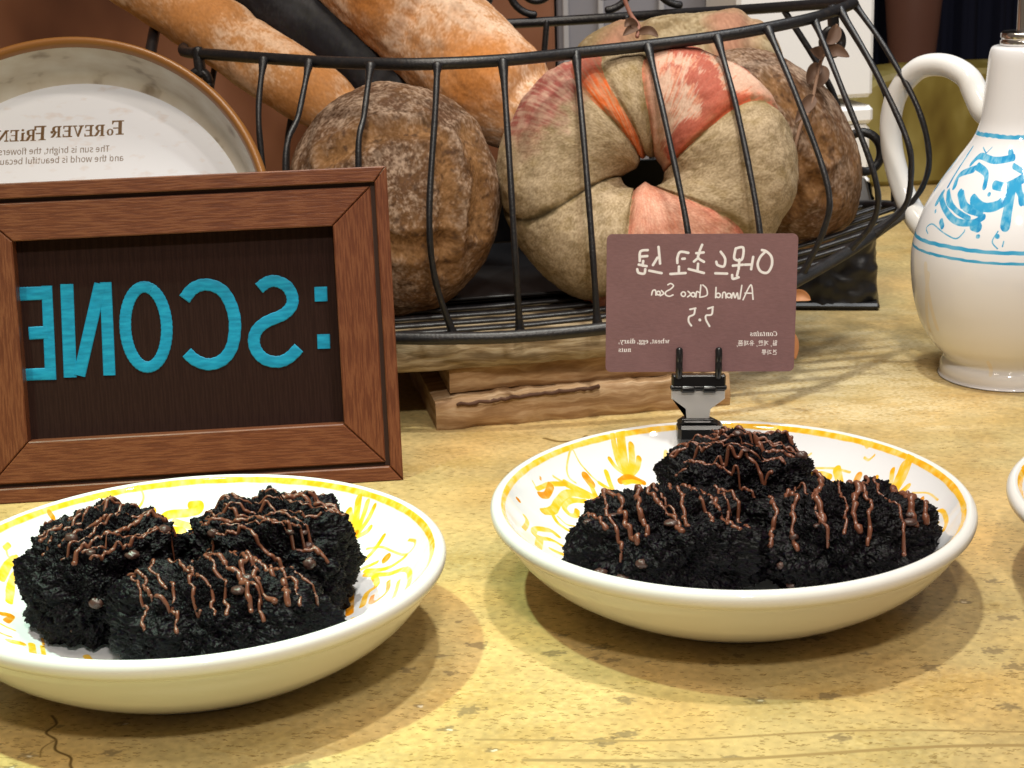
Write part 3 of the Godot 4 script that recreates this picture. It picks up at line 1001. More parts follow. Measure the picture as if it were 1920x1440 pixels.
# ------------------------------------------------------------------ dishes, scones, jug, price card, tray
func build_tableware() -> void:
	crumb = vmat("black_crumb", 0.46, 0.24)
	crumb.uv1_triplanar = true
	crumb.uv1_scale = Vector3(22, 22, 22)
	crumb.heightmap_enabled = true
	crumb.heightmap_texture = noise_tex(pebbles(0.05, 51))
	crumb.heightmap_scale = -0.06
	choc = mat("milk_chocolate", lin(0.145, 0.050, 0.027), 0.33, 0.5)
	chip_mat = mat("dark_chocolate", lin(0.055, 0.024, 0.018), 0.4, 0.5)

	var glaze := mat("white_glaze", lin(0.73, 0.725, 0.715), 0.055, 0.5)
	glaze.heightmap_enabled = true
	glaze.uv1_triplanar = true
	glaze.uv1_scale = Vector3(3, 3, 3)
	glaze.heightmap_texture = noise_tex(noise(0.006, 61, 2))
	glaze.heightmap_scale = 0.05
	var painted := []
	for k in 2:
		var c := canvas(1024, 1024, Color8(222, 223, 227))
		c.tones = [Color8(243, 186, 40), Color8(222, 136, 10), Color8(238, 196, 90)]
		c.wash = 1.0
		c.k = 1024.0 / 2330.0
		c.off = Vector2(-1165, -1165)
		var ring := []
		for i in 73:
			ring.append(cos(TAU * i / 72.0) * 1136.0)
			ring.append(sin(TAU * i / 72.0) * 1136.0)
		c.stroke(ring, 22.0, 0)
		if k == 0:
			paint_right(c.stroke)
		else:
			paint_left(c.stroke)
		var m := mat("painted_glaze", Color.WHITE, 0.06, 0.5)
		m.albedo_texture = tex(c.im)
		painted.append(m)
	dish("painted dish of three scones with the price card clipped to its rim", Vector3(0.107, 0, -0.8113), 0.998, 1.048, 0.0, painted[0], glaze)
	dish("painted dish of three scones in front of the wooden sign", Vector3(-0.1533, 0, -0.7527), 0.998, 0.978, 0.0, painted[1], glaze)
	dish("painted dish cut off at the right edge of the picture", Vector3(0.3635, 0, -0.786), 1.0, 1.0, 2.2, painted[0], glaze)

	var gl := "black scones in the dish before the wooden sign"
	var gr := "black scones in the dish with the price card"
	scone("black scone with diagonal chocolate drizzle at the left of the left dish", Vector3(-0.1940, 0.0105, -0.757), Vector3(0.0365, 0.0315, 0.034), 101, -0.75, 10, 0.9, gl)
	scone("tall black scone with dense wavy drizzle at the back of the left dish", Vector3(-0.1175, 0.0105, -0.770), Vector3(0.0410, 0.0318, 0.036), 202, 0.25, 12, 1.0, gl)
	scone("long black scone with broken drizzle at the front of the left dish", Vector3(-0.1335, 0.0105, -0.7115), Vector3(0.0500, 0.0270, 0.032), 303, 1.25, 12, 0.8, gl)
	scone("black scone with wavy drizzle behind the other two under the price card", Vector3(0.1155, 0.0110, -0.848), Vector3(0.0385, 0.0308, 0.034), 404, 0.35, 12, 1.0, gr)
	scone("black scone with thick chocolate drips at the front left of the right dish", Vector3(0.0720, 0.0110, -0.782), Vector3(0.0490, 0.0270, 0.037), 505, 1.45, 11, 0.6, gr)
	scone("black scone with thin drips and a rounded right end in the right dish", Vector3(0.1590, 0.0110, -0.782), Vector3(0.0490, 0.0265, 0.037), 606, 1.62, 10, 0.6, gr)

	# jug
	var c := canvas(2048, 1024, Color8(222, 222, 226))
	c.tones = [Color8(52, 152, 200), Color8(22, 108, 172), Color8(225, 217, 204)]
	c.wash = 0.0
	for turn in [0.0, 900.0, 1800.0, -900.0]:   # faint tan runs in the glaze
		for s in [[-770, 380, -720, 620, -690, 800], [-660, 420, -690, 640, -720, 860], [-300, 120, -310, 200]]:
			wide(c, s, 46.0, 2, turn, 0.5)
	c.wash = 0.3
	for turn in [0.0, 900.0, 1800.0, 2700.0]:
		paint_jug(func(pts: Array, w: float, tone: int): wide(c, pts, w, tone, turn, 1.0))
	for b in [[1724, 28], [1016, 26], [946, 20]]:
		var y: float = (2400 - b[0]) / 2400.0 * 1024.0
		for y_ in range(int(y - b[1] * 0.213), int(y + b[1] * 0.213) + 1):
			for x in 2048:
				var wv := y_ + 1.2 * sin(x * 0.02) + 0.8 * sin(x * 0.11)
				var cov := clampf(b[1] * 0.213 - absf(wv - y) + 0.5, 0.0, 1.0)
				c.im.set_pixel(x, y_, c.im.get_pixel(x, y_).lerp(c.tones[0], cov * (0.86 + 0.12 * sin(x * 0.05))))
	var jm := mat("blue_painted_glaze", Color.WHITE, 0.08, 0.5)
	jm.albedo_texture = tex(c.im)
	var jug := thing("oil_jug", "white ceramic oil jug with blue scroll painting and a metal pourer", "jug", Transform3D(Basis(), Vector3(0.352, 0, -1.176)))
	var prof := [Vector2(0.0002, 0.0), Vector2(0.044, 0.0), Vector2(0.0462, 0.0018), Vector2(0.0465, 0.007), Vector2(0.0455, 0.0105), Vector2(0.0436, 0.0135), Vector2(0.0450, 0.0165), Vector2(0.0500, 0.0215), Vector2(0.0560, 0.0290), Vector2(0.0620, 0.0405), Vector2(0.0660, 0.0540), Vector2(0.0684, 0.0690), Vector2(0.0692, 0.0830), Vector2(0.0683, 0.0950), Vector2(0.0655, 0.1070), Vector2(0.0612, 0.1190), Vector2(0.0555, 0.1300), Vector2(0.0487, 0.1410), Vector2(0.0415, 0.1515), Vector2(0.0350, 0.1605), Vector2(0.0295, 0.1690), Vector2(0.0262, 0.1780), Vector2(0.0247, 0.1880), Vector2(0.0236, 0.2000), Vector2(0.0228, 0.2120), Vector2(0.0222, 0.2220), Vector2(0.0212, 0.2275), Vector2(0.0195, 0.2300), Vector2(0.0150, 0.2306), Vector2(0.0002, 0.2306)]
	var sm := smooth(prof, 3)
	part("body", lathe(sm, 128), jm, jug)
	var hp := []
	for p in [Vector3(0.3420, 0.1825, -1.1830), Vector3(0.3338, 0.1860, -1.1915), Vector3(0.3280, 0.1966, -1.1990), Vector3(0.3234, 0.2066, -1.2050), Vector3(0.3147, 0.2130, -1.2150), Vector3(0.3054, 0.2142, -1.2250), Vector3(0.2962, 0.2108, -1.2340), Vector3(0.2877, 0.1998, -1.2430), Vector3(0.2825, 0.1860, -1.2480), Vector3(0.2806, 0.1705, -1.2490), Vector3(0.2813, 0.1572, -1.2480), Vector3(0.2832, 0.1440, -1.2450), Vector3(0.2878, 0.1255, -1.2390), Vector3(0.2941, 0.1090, -1.2300), Vector3(0.3030, 0.0970, -1.2190), Vector3(0.3150, 0.0900, -1.2080)]:
		hp.append(p - Vector3(0.352, 0, -1.176))
	var hr := [0.0125, 0.0108, 0.0092, 0.0084, 0.0081, 0.0080, 0.0079, 0.0078, 0.0077, 0.0077, 0.0078, 0.0079, 0.0081, 0.0086, 0.0096, 0.0110]
	part("handle", tube(smooth(hp, 6), spread(hr, 6), 24), glaze, jug)
	var steel := mat("steel", lin(0.62, 0.60, 0.58), 0.18)
	steel.metallic = 1.0
	part("collar", lathe([Vector2(0.0135, 0.2300), Vector2(0.0150, 0.2312), Vector2(0.0152, 0.2335), Vector2(0.0143, 0.2345), Vector2(0.0143, 0.2352), Vector2(0.0150, 0.2360), Vector2(0.0150, 0.2385), Vector2(0.0138, 0.2400), Vector2(0.0060, 0.2402)], 48), steel, jug)
	part("pouring_tube", lathe([Vector2(0.0047, 0.2395), Vector2(0.0046, 0.30), Vector2(0.0042, 0.36), Vector2(0.0034, 0.362), Vector2(0.0034, 0.30)], 32), steel, jug)

	build_card()
	build_tray()

func wide(c: Canvas, pts: Array, w: float, tone: int, turn: float, soft: float) -> void:
	# jug painting: x in tenths of a degree, y in tenths of a millimetre
	var q := []
	for i in pts.size() / 2:
		q.append((pts[i * 2] + 1800.0 + turn) / 3600.0 * 2048.0)
		q.append((2400.0 - pts[i * 2 + 1]) / 2400.0 * 1024.0)
	for wrap in [0.0, -2048.0, 2048.0]:
		c.stroke(q, w * (0.43 if tone == 2 else 0.41), tone, Vector2(wrap, 0))

func build_card() -> void:
	var c := canvas(1050, 772, Color8(128, 96, 96))
	c.tones = [Color8(246, 243, 242), Color8(236, 230, 228)]
	var n := noise(0.02, 71, 4)
	for y in 772:
		for x in 1050:
			var v := 1.0 + 0.05 * n.get_noise_2d(x * 1.0 + y * 0.3, y * 5.0) + 0.04 * n.get_noise_2d(x * 0.2, y * 0.2)
			c.im.set_pixel(x, y, Color(0.52 * v, 0.392 * v, 0.396 * v))
	write_card(c.stroke)
	var serif := SystemFont.new()
	serif.font_names = PackedStringArray(["Droid Serif"])
	serif.font_weight = 700
	c.print_text("Contains", serif, Vector2(97, 571), 27, 0, false, 0.2, 0.92)
	c.print_text("wheat, egg, diary,", serif, Vector2(979, 610), 25, 0, true, 0.0, 0.92)
	c.print_text("nuts", serif, Vector2(979, 658), 25, 0, true, 0.0, 0.92)
	small_korean(c, ["mil", ",", 8.0, "gye", "ran", ",", 8.0, "yu", "je", "pum", ","], 98, 595, 31)
	small_korean(c, ["gyeon", "gwa", "ryu"], 98, 648, 29)
	var m := mat("card_print", Color.WHITE, 0.55, 0.4)
	m.albedo_texture = tex(c.im)
	m.heightmap_enabled = true
	m.heightmap_texture = noise_tex(noise(0.05, 72, 3))
	m.heightmap_scale = 0.006
	var o := thing("price_card", "brown price card with white handwriting held up by a black clip", "sign", Transform3D(Basis(Vector3(0, 0, 1), deg_to_rad(-1.7)) * Basis(Vector3.RIGHT, -0.06), Vector3(0.1059, 0.1199, -0.925)))
	var w := 0.0525
	var h := 0.0386
	# rounded outline, writing runs from the right (the picture is mirrored)
	var out := []
	for q in [[1, 1, 0.0], [-1, 1, PI / 2], [-1, -1, PI], [1, -1, 3 * PI / 2]]:
		for s in 5:
			var a: float = q[2] + PI / 2 * s / 4.0
			out.append(Vector2(q[0] * (w - 0.003) + cos(a) * 0.003, q[1] * (h - 0.003) + sin(a) * 0.003))
	var f := Flat.new()
	f.prism(out, -0.0006, 0.0, 0.0)
	var edge := mat("card_edge", lin(0.16, 0.085, 0.085), 0.6)
	part("card_stock", f.mesh(), edge, o)
	f = Flat.new()
	var face := []
	for p in out:
		face.append(Vector3(p.x, p.y, 0.0002))
	f.poly(face, Vector3(0, 0, 1))
	for i in f.v.size():
		f.t[i] = Vector2((w - f.v[i].x) / (2.0 * w), (h - f.v[i].y) / (2.0 * h))
	part("printed_face", f.mesh(), m, o)

	# clip: hooks over the card, hinge, steel plate and the clamp on the dish's rim
	var cl := thing("card_clip", "black sprung clip with a steel plate gripping the dish rim under the card", "clip", Transform3D(Basis(Vector3(0, 0, 1), deg_to_rad(-1.7)), Vector3(0.1020, 0.0, -0.925)))
	var black := mat("black_plastic", lin(0.010, 0.010, 0.011), 0.28, 0.5)
	for s in [-0.0113, 0.0106]:
		part("hook", tube(smooth([Vector3(s, 0.0785, 0.003), Vector3(s, 0.083, 0.0046), Vector3(s, 0.0875, 0.0036), Vector3(s, 0.0905, 0.0040), Vector3(s, 0.0945, 0.0026)], 5), 0.0019, 10), black, cl)
	f = Flat.new()
	f.box(Vector3(-0.0150, 0.0728, -0.002), Vector3(0.0150, 0.0796, 0.0036), 0.0008)
	part("card_holder", f.mesh(), black, cl)
	part("hinge_pin", tube([Vector3(-0.0150, 0.0722, 0.0022), Vector3(0.0150, 0.0722, 0.0022)], 0.0016, 12), black, cl)
	for s in [-0.0060, 0.0060]:
		part("hinge_knuckle", tube([Vector3(s - 0.0030, 0.0715, 0.0028), Vector3(s + 0.0030, 0.0715, 0.0028)], 0.0022, 12), black, cl)
	var plate := mat("brushed_steel", lin(0.62, 0.61, 0.60), 0.40)
	plate.metallic = 0.3
	f = Flat.new()
	f.prism([Vector2(-0.0150, 0.0705), Vector2(0.0150, 0.0705), Vector2(0.0150, 0.0655), Vector2(0.0072, 0.0595), Vector2(0.0066, 0.0532), Vector2(-0.0066, 0.0532), Vector2(-0.0072, 0.0595), Vector2(-0.0150, 0.0655)], 0.0, 0.0022, 0.0004)
	part("steel_plate", f.mesh(), plate, cl)
	part("lever_pin", tube([Vector3(-0.0085, 0.0530, 0.0018), Vector3(0.0085, 0.0530, 0.0018)], 0.0013, 10), black, cl)
	f = Flat.new()
	f.prism([Vector2(-0.0075, 0.0530), Vector2(0.0075, 0.0530), Vector2(0.0125, 0.0505), Vector2(-0.0108, 0.0505)], -0.006, 0.004, 0.0008)
	part("lever", f.mesh(), black, cl)
	f = Flat.new()
	f.box(Vector3(-0.0112, 0.0415, -0.006), Vector3(0.0148, 0.0508, 0.0075), 0.0018)
	part("clamp", f.mesh(), black, cl)

func build_tray() -> void:
	var c := canvas(1024, 1024, Color8(232, 236, 244))
	c.tones = [Color8(104, 74, 36), Color8(120, 104, 92), Color8(196, 160, 140)]
	c.k = 1024.0 / 2800.0
	c.off = Vector2(-1400, -1400)
	var n := noise(0.012, 81, 4)
	for y in 1024:
		for x in 1024:
			var p := Vector2(x - 512, y - 512).length() / 512.0
			var g := n.get_noise_2d(x, y * 2.0)
			var col: Color = c.im.get_pixel(x, y)
			if p > 0.96:
				col = Color8(188, 176, 156).lerp(Color8(120, 100, 78), clampf(0.3 + g, 0.0, 1.0))
			elif g > 0.28:
				col = col.lerp(Color8(205, 180, 165), (g - 0.28) * 0.7)
			c.im.set_pixel(x, y, col)
	var serif := SystemFont.new()
	serif.font_names = PackedStringArray(["Droid Serif"])
	serif.font_weight = 700
	var sans := SystemFont.new()
	sans.font_names = PackedStringArray(["Droid Sans"])
	# small capitals as on the tray: the first letter of each word stands taller
	c.print_text("F", serif, Vector2(-319, -834), 106, 0)
	c.print_text("o", serif, Vector2(-248, -832), 62, 0)
	c.print_text("REVER", serif, Vector2(-190, -829), 84, 0, false, 0.0, 0.94)
	c.print_text("\u00b7", serif, Vector2(165, -824), 90, 0)
	c.print_text("F", serif, Vector2(215, -812), 106, 0)
	c.print_text("RiENDS", serif, Vector2(285, -809), 84, 0, false, 0.0, 0.94)
	c.print_text("The sun is bright, the flowers are colorful", sans, Vector2(-225, -712), 46, 1, false, 0.0, 0.92)
	c.print_text("and the world is beautiful because we are", sans, Vector2(-322, -640), 46, 1, false, 0.0, 0.92)
	c.stroke([20, -430, 10, -360], 40, 2)
	var m := mat("tray_print", Color.WHITE, 0.3, 0.45)
	m.albedo_texture = tex(c.im)
	var b := Basis(Vector3.RIGHT, deg_to_rad(-31.0)).scaled(Vector3.ONE * 0.975)
	var o := thing("round_tray", "large round cream tray with a tan rim and lettering leaning behind the wooden sign", "tray", Transform3D(b, Vector3(-0.2865, 0.1225, -1.118)))
	# floor of the tray facing +z: the planar map has z of the lathe turned into -y
	var turn := Basis(Vector3.RIGHT, PI / 2)
	var dull := mat("cream_enamel", Color.WHITE, 0.35, 0.45)
	dull.albedo_texture = noise_tex(noise(0.01, 83, 4), ramp([[0.0, lin(0.22, 0.17, 0.12)], [0.3, lin(0.58, 0.52, 0.43)], [1.0, lin(0.70, 0.67, 0.60)]]))
	dull.uv1_scale = Vector3(4, 2, 1)
	var fl := part("tray_floor", mirrored(lathe([Vector2(0.0002, 0.0), Vector2(0.05, 0.0), Vector2(0.10, 0.0), Vector2(0.1225, 0.0)], 128, 1.0, 1.0, 0.14)), m, o)
	fl.basis = turn
	var wl := part("tray_wall", lathe([Vector2(0.1225, 0.0), Vector2(0.127, 0.002), Vector2(0.1295, 0.008), Vector2(0.1325, 0.026), Vector2(0.1345, 0.034)], 128), dull, o)
	wl.basis = turn
	var rim := part("rim", lathe([Vector2(0.1340, 0.033), Vector2(0.1350, 0.0365), Vector2(0.1372, 0.0385), Vector2(0.1398, 0.0375), Vector2(0.1410, 0.034), Vector2(0.1400, 0.0305), Vector2(0.1370, 0.029)], 128), mat("tan_rim", lin(0.27, 0.115, 0.028), 0.3, 0.5), o)
	rim.basis = turn
	var bk := part("back", lathe([Vector2(0.1370, 0.029), Vector2(0.1335, 0.006), Vector2(0.127, -0.003), Vector2(0.10, -0.004), Vector2(0.0002, -0.004)], 128), dull, o)
	bk.basis = turn

func mirrored(m: ArrayMesh) -> ArrayMesh:
	# turns the print over so that it reads as in the mirrored picture
	var a := m.surface_get_arrays(0)
	var uv: PackedVector2Array = a[Mesh.ARRAY_TEX_UV]
	for i in uv.size():
		uv[i] = Vector2(1.0 - uv[i].x, uv[i].y)
	a[Mesh.ARRAY_TEX_UV] = uv
	var o := ArrayMesh.new()
	o.add_surface_from_arrays(Mesh.PRIMITIVE_TRIANGLES, a)
	return o

# ------------------------------------------------------------------ basket, boards, bread
func build_basket() -> void:
	var pale := wood("weathered_oak", lin(0.14, 0.095, 0.050), lin(0.33, 0.25, 0.15), lin(0.42, 0.34, 0.225), 0.7, 91, 3.0, 30.0, 0.03)
	var tan := wood("olive_wood", lin(0.25, 0.14, 0.065), lin(0.41, 0.26, 0.14), lin(0.49, 0.34, 0.205), 0.6, 92, 3.0, 24.0, 0.015)
	var turn := Basis(Vector3.UP, deg_to_rad(10.3))
	var spec := [["olive wood board with a ragged bark edge lying lowest under the basket", Vector3(0.0487, 0.0, -1.104), 0.101, 0.0215, 0.0, tan], ["middle olive wood board set back between two others under the basket", Vector3(0.050, 0.0217, -1.116), 0.093, 0.0176, 0.006, tan], ["weathered grey brown board directly under the wire basket", Vector3(-0.040, 0.0395, -1.094), 0.176, 0.0210, 0.0, pale]]
	for k in 3:
		var s: Array = spec[k]
		var o := thing("wooden_board", s[0], "board", Transform3D(turn, s[1]), "wooden boards stacked under the basket")
		# a plank with a wavering front edge, top and underside
		var pos := PackedVector3Array()
		var uv := PackedVector2Array()
		var n := noise(1.0, 300 + k, 3)
		var len: float = s[2] * 2.0
		var nx := 90
		var t: float = s[3]
		var deep := 0.25
		var rows := [[-deep, 0.0], [-0.004, 0.0], [0.0, 0.002], [0.001, 0.35], [0.0, 0.7], [-0.0005, 0.97], [-0.003, 1.0], [-deep, 1.0], [-deep, 0.0]]
		for i in nx:
			var x: float = -s[2] + len * i / (nx - 1.0)
			for r in rows:
				var wv := n.get_noise_2d(x * 22.0, r[1] * 1.5) * 0.0035
				var top := 0.0
				if k == 0:
					top = -0.0045 * clampf(0.6 - 2.2 * (x / len + 0.5), 0.0, 1.0) + 0.0018 * n.get_noise_2d(x * 60.0, 3.0)
				var front: float = r[0] + (wv if r[0] > -0.1 else 0.0)
				pos.append(Vector3(x, r[1] * t + (top if r[1] > 0.5 else 0.0), front))
				uv.append(Vector2(x + k * 0.37, front * 0.7 + r[1] * t))
		part("plank", grid(rows.size(), nx, pos, false, false, PackedColorArray(), uv), s[5], o)
		for e in 2:
			var f := Flat.new()
			f.ux = Vector3(0, 0, 1)
			f.uy = Vector3.UP
			var at: int = 0 if e == 0 else (nx - 1) * rows.size()
			var poly := []
			for r in rows.size() - 1:
				poly.append(pos[at + r])
			f.poly(poly, Vector3(-1.0 if e == 0 else 1.0, 0, 0))
			part("end_grain", f.mesh(), s[5], o)
		if k == 0:
			# strip of bark along the upper front edge
			var bark := []
			var br := []
			for i in 40:
				var x: float = -s[2] * 0.86 + s[2] * 0.95 * i / 39.0
				bark.append(Vector3(x, t - 0.0045 + 0.004 * i / 39.0 + 0.0012 * n.get_noise_2d(x * 130.0, 9.0), 0.0012))
				br.append(0.0011 + 0.0011 * absf(n.get_noise_2d(x * 170.0, 2.0)))
			part("bark_edge", tube(bark, br, 8), mat("bark", lin(0.075, 0.030, 0.013), 0.8), o)

	# black box that carries the right end of the basket
	var box := thing("black_box", "crumpled black box under the right end of the wire basket", "box", Transform3D(Basis(Vector3.UP, -0.16), Vector3(0.252, 0.0, -1.384)))
	var skin := mat("black_gloss", lin(0.014, 0.014, 0.016), 0.35, 0.5)
	var pos := PackedVector3Array()
	var n := noise(1.0, 340, 3)
	for j in 40:
		var y := 0.084 * j / 39.0
		for i in 160:
			var a := TAU * i / 160.0
			var k := pow(pow(absf(cos(a)), 8.0) + pow(absf(sin(a)), 8.0), -1.0 / 8.0)
			var w := 1.0 + 0.06 * n.get_noise_3d(cos(a) * 2.0, y * 40.0, sin(a) * 2.0) - 0.06 * y / 0.084
			pos.append(Vector3(cos(a) * k * 0.052 * w, y, sin(a) * k * 0.075 * w - 0.072))
	part("walls", grid(160, 40, pos, true, false), skin, box)
	var lid := Flat.new()
	lid.box(Vector3(-0.046, 0.083, -0.140), Vector3(0.046, 0.0865, -0.004), 0.002)
	part("lid", lid.mesh(), skin, box)
	lid = Flat.new()
	lid.box(Vector3(-0.053, 0.0005, -0.149), Vector3(0.053, 0.006, 0.0055), 0.002)
	part("foot_rim", lid.mesh(), skin, box)

	var iron := mat("black_iron", Color.WHITE, 0.42, 0.5)
	iron.albedo_texture = noise_tex(noise(0.03, 95, 4), ramp([[0.0, lin(0.006, 0.006, 0.008)], [0.62, lin(0.009, 0.009, 0.011)], [0.8, lin(0.022, 0.017, 0.015)], [1.0, lin(0.06, 0.045, 0.036)]]))
	iron.uv1_triplanar = true
	iron.uv1_scale = Vector3(14, 14, 14)
	iron.heightmap_enabled = true
	iron.heightmap_texture = noise_tex(noise(0.05, 96, 3))
	iron.heightmap_scale = 0.02
	var bk := thing("wire_basket", "black wrought iron wire basket full of bread on stacked boards", "basket")
	var front := [Vector3(-0.236, 0.235, -1.300), Vector3(-0.2299, 0.2350, -1.2789), Vector3(-0.2072, 0.2350, -1.2540), Vector3(-0.1309, 0.2350, -1.1800), Vector3(-0.0847, 0.2350, -1.1480), Vector3(-0.0487, 0.2350, -1.1338), Vector3(0.0010, 0.2350, -1.1421), Vector3(0.0504, 0.2358, -1.1666), Vector3(0.0998, 0.2380, -1.1816), Vector3(0.1477, 0.2415, -1.1918), Vector3(0.1841, 0.2452, -1.2048), Vector3(0.2209, 0.2496, -1.2263), Vector3(0.2519, 0.2540, -1.2666)]
	var back := [Vector3(0.2560, 0.2550, -1.2850), Vector3(0.2386, 0.2521, -1.3131), Vector3(0.1922, 0.2461, -1.3673), Vector3(0.1349, 0.2405, -1.4208), Vector3(0.0715, 0.2365, -1.4480), Vector3(0.0053, 0.2350, -1.4480), Vector3(-0.10, 0.2350, -1.425), Vector3(-0.20, 0.235, -1.375), Vector3(-0.236, 0.235, -1.330)]
	var rim := smooth(front + back + [front[0]], 6)
	part("top_rim", tube(rim, 0.0041, 8, 1.0), iron, bk)
	var base_front := [Vector3(-0.200, 0.065, -1.190), Vector3(-0.1772, 0.065, -1.1447), Vector3(-0.1251, 0.0650, -1.0982), Vector3(-0.0738, 0.0650, -1.0823), Vector3(-0.0369, 0.0650, -1.0770), Vector3(0.0031, 0.0650, -1.0765), Vector3(0.0613, 0.0670, -1.0820), Vector3(0.1196, 0.0724, -1.0894), Vector3(0.1662, 0.0794, -1.1018), Vector3(0.1954, 0.0849, -1.1273), Vector3(0.2356, 0.0939, -1.1687), Vector3(0.2653, 0.1016, -1.2048), Vector3(0.2862, 0.1076, -1.2309)]
	var base_back := [Vector3(0.288, 0.107, -1.262), Vector3(0.262, 0.100, -1.305), Vector3(0.20, 0.086, -1.355), Vector3(0.12, 0.0725, -1.390), Vector3(0.02, 0.066, -1.395), Vector3(-0.08, 0.065, -1.365), Vector3(-0.16, 0.065, -1.30), Vector3(-0.198, 0.065, -1.235)]
	var base := smooth(base_front + base_back + [base_front[0]], 6)
	part("base_ring", tube(base, 0.0043, 8), iron, bk)
	var ribs := [
		[Vector3(-0.1638, 0.2350, -1.2030), Vector3(-0.1665, 0.1998, -1.1780), Vector3(-0.1640, 0.1500, -1.1650), Vector3(-0.1580, 0.0650, -1.1250)],
		[Vector3(-0.1293, 0.2350, -1.1745), Vector3(-0.1354, 0.2034, -1.1461), Vector3(-0.1437, 0.1728, -1.1237), Vector3(-0.1406, 0.0650, -1.1106)],
		[Vector3(-0.0855, 0.2350, -1.1388), Vector3(-0.0897, 0.2057, -1.1168), Vector3(-0.0937, 0.1774, -1.0991), Vector3(-0.0927, 0.0650, -1.0861)],
		[Vector3(-0.0414, 0.2350, -1.1245), Vector3(-0.0435, 0.2070, -1.1083), Vector3(-0.0491, 0.1458, -1.0843), Vector3(-0.0474, 0.1047, -1.0815), Vector3(-0.0371, 0.0650, -1.0858)],
		[Vector3(0.0009, 0.2350, -1.1350), Vector3(0.0030, 0.1758, -1.1000), Vector3(0.0047, 0.1163, -1.0843), Vector3(0.0063, 0.0650, -1.0856)],
		[Vector3(0.0499, 0.2357, -1.1654), Vector3(0.0526, 0.1744, -1.1216), Vector3(0.0554, 0.1116, -1.0988), Vector3(0.0572, 0.0667, -1.0949)],
		[Vector3(0.0991, 0.2379, -1.1782), Vector3(0.1073, 0.1883, -1.1344), Vector3(0.1175, 0.1244, -1.1005), Vector3(0.1206, 0.0726, -1.0917)],
		[Vector3(0.1468, 0.2415, -1.1856), Vector3(0.1554, 0.1930, -1.1399), Vector3(0.1649, 0.1220, -1.1043), Vector3(0.1646, 0.0791, -1.1002)],
		[Vector3(0.1830, 0.2450, -1.1976), Vector3(0.1974, 0.2003, -1.1556), Vector3(0.2130, 0.1469, -1.1281), Vector3(0.2106, 0.1188, -1.1259), Vector3(0.1959, 0.0850, -1.1301)],
		[Vector3(0.2190, 0.2494, -1.2257), Vector3(0.2318, 0.2034, -1.1808), Vector3(0.2502, 0.1480, -1.1575), Vector3(0.2518, 0.1180, -1.1612), Vector3(0.2356, 0.0939, -1.1687)],
		[Vector3(0.2420, 0.2526, -1.2487), Vector3(0.2595, 0.2139, -1.2099), Vector3(0.2774, 0.1686, -1.1843), Vector3(0.2808, 0.1429, -1.1827), Vector3(0.2779, 0.1197, -1.1877), Vector3(0.2594, 0.1000, -1.1945)],
		[Vector3(0.2576, 0.2549, -1.2797), Vector3(0.2755, 0.2244, -1.2508), Vector3(0.2938, 0.1850, -1.2252), Vector3(0.3019, 0.1515, -1.2192), Vector3(0.2989, 0.1281, -1.2223), Vector3(0.2855, 0.1074, -1.2279)],
	]
	for r in ribs:
		var line := smooth(r, 8)
		var thick := PackedFloat32Array()
		for i in line.size():   # a bead of weld at both ends
			var e := minf(i, line.size() - 1 - i)
			thick.append(0.0021 * (1.0 + 0.7 * exp(-e * e / 3.0) + 0.05 * sin(i * 1.3 + line.size())))
		part("rib", tube(line, thick, 8), iron, bk)
	for k in 8:
		var a: Vector3 = back[k].lerp(back[k + 1], 0.5) if k < 8 else back[k]
		var b: Vector3 = base_back[k % 8]
		var m := a.lerp(b, 0.5) + (a.lerp(b, 0.5) - Vector3(0.03, 0.15, -1.27)).normalized() * 0.018
		part("rib", tube(smooth([a, m, b], 8), 0.0025, 8), iron, bk)
	# base slats parallel to the long side
	var dirv := Vector2(cos(0.16), -sin(0.16))
	var nrm := Vector2(-dirv.y, dirv.x)
	for k in 15:
		var off := -1.092 - 0.020 * k
		var hits := []
		for i in base.size() - 1:
			var p := Vector2(base[i].x, base[i].z)
			var q := Vector2(base[i + 1].x, base[i + 1].z)
			var dp := p.dot(nrm) - off
			var dq := q.dot(nrm) - off
			if dp * dq < 0.0:
				hits.append(base[i].lerp(base[i + 1], dp / (dp - dq)))
		if hits.size() >= 2:
			var h0: Vector3 = hits[0]
			var h1: Vector3 = hits[hits.size() - 1]
			var line := []
			for i in 9:
				var p := h0.lerp(h1, i / 8.0)
				p.y = 0.0645 + 0.52 * pow(maxf(p.x, 0.0), 2.0)
				line.append(p)
			part("slat", tube(line, 0.0036, 6, 0.45), iron, bk)
	# scrolls above the back rail and at the right end
	for k in 5:
		var c0: Vector3 = [Vector3(-0.115, 0.262, -1.424), Vector3(-0.028, 0.264, -1.444), Vector3(0.0290, 0.265, -1.450), Vector3(0.088, 0.267, -1.446), Vector3(0.146, 0.271, -1.418)][k]
		var sp := []
		for i in 40:
			var a := -PI / 2 + (i / 39.0) * TAU * 1.15 * (1.0 if k % 2 else -1.0)
			var r := 0.0235 * (1.0 - 0.55 * i / 39.0)
			sp.append(c0 + Vector3(cos(a) * r, sin(a) * r, 0))
		part("scroll", tube(sp, 0.0031, 8), iron, bk)
	var curl := []
	for i in 34:
		var a := 2.2 - 4.6 * i / 33.0
		var r := 0.016 * (1.0 - 0.25 * i / 33.0)
		curl.append(Vector3(0.2690 + cos(a) * r * 0.9, 0.1435 + sin(a) * r, -1.29 + 0.0004 * i))
	part("scroll", tube([Vector3(0.235, 0.160, -1.305)] + curl, 0.0034, 8), iron, bk)
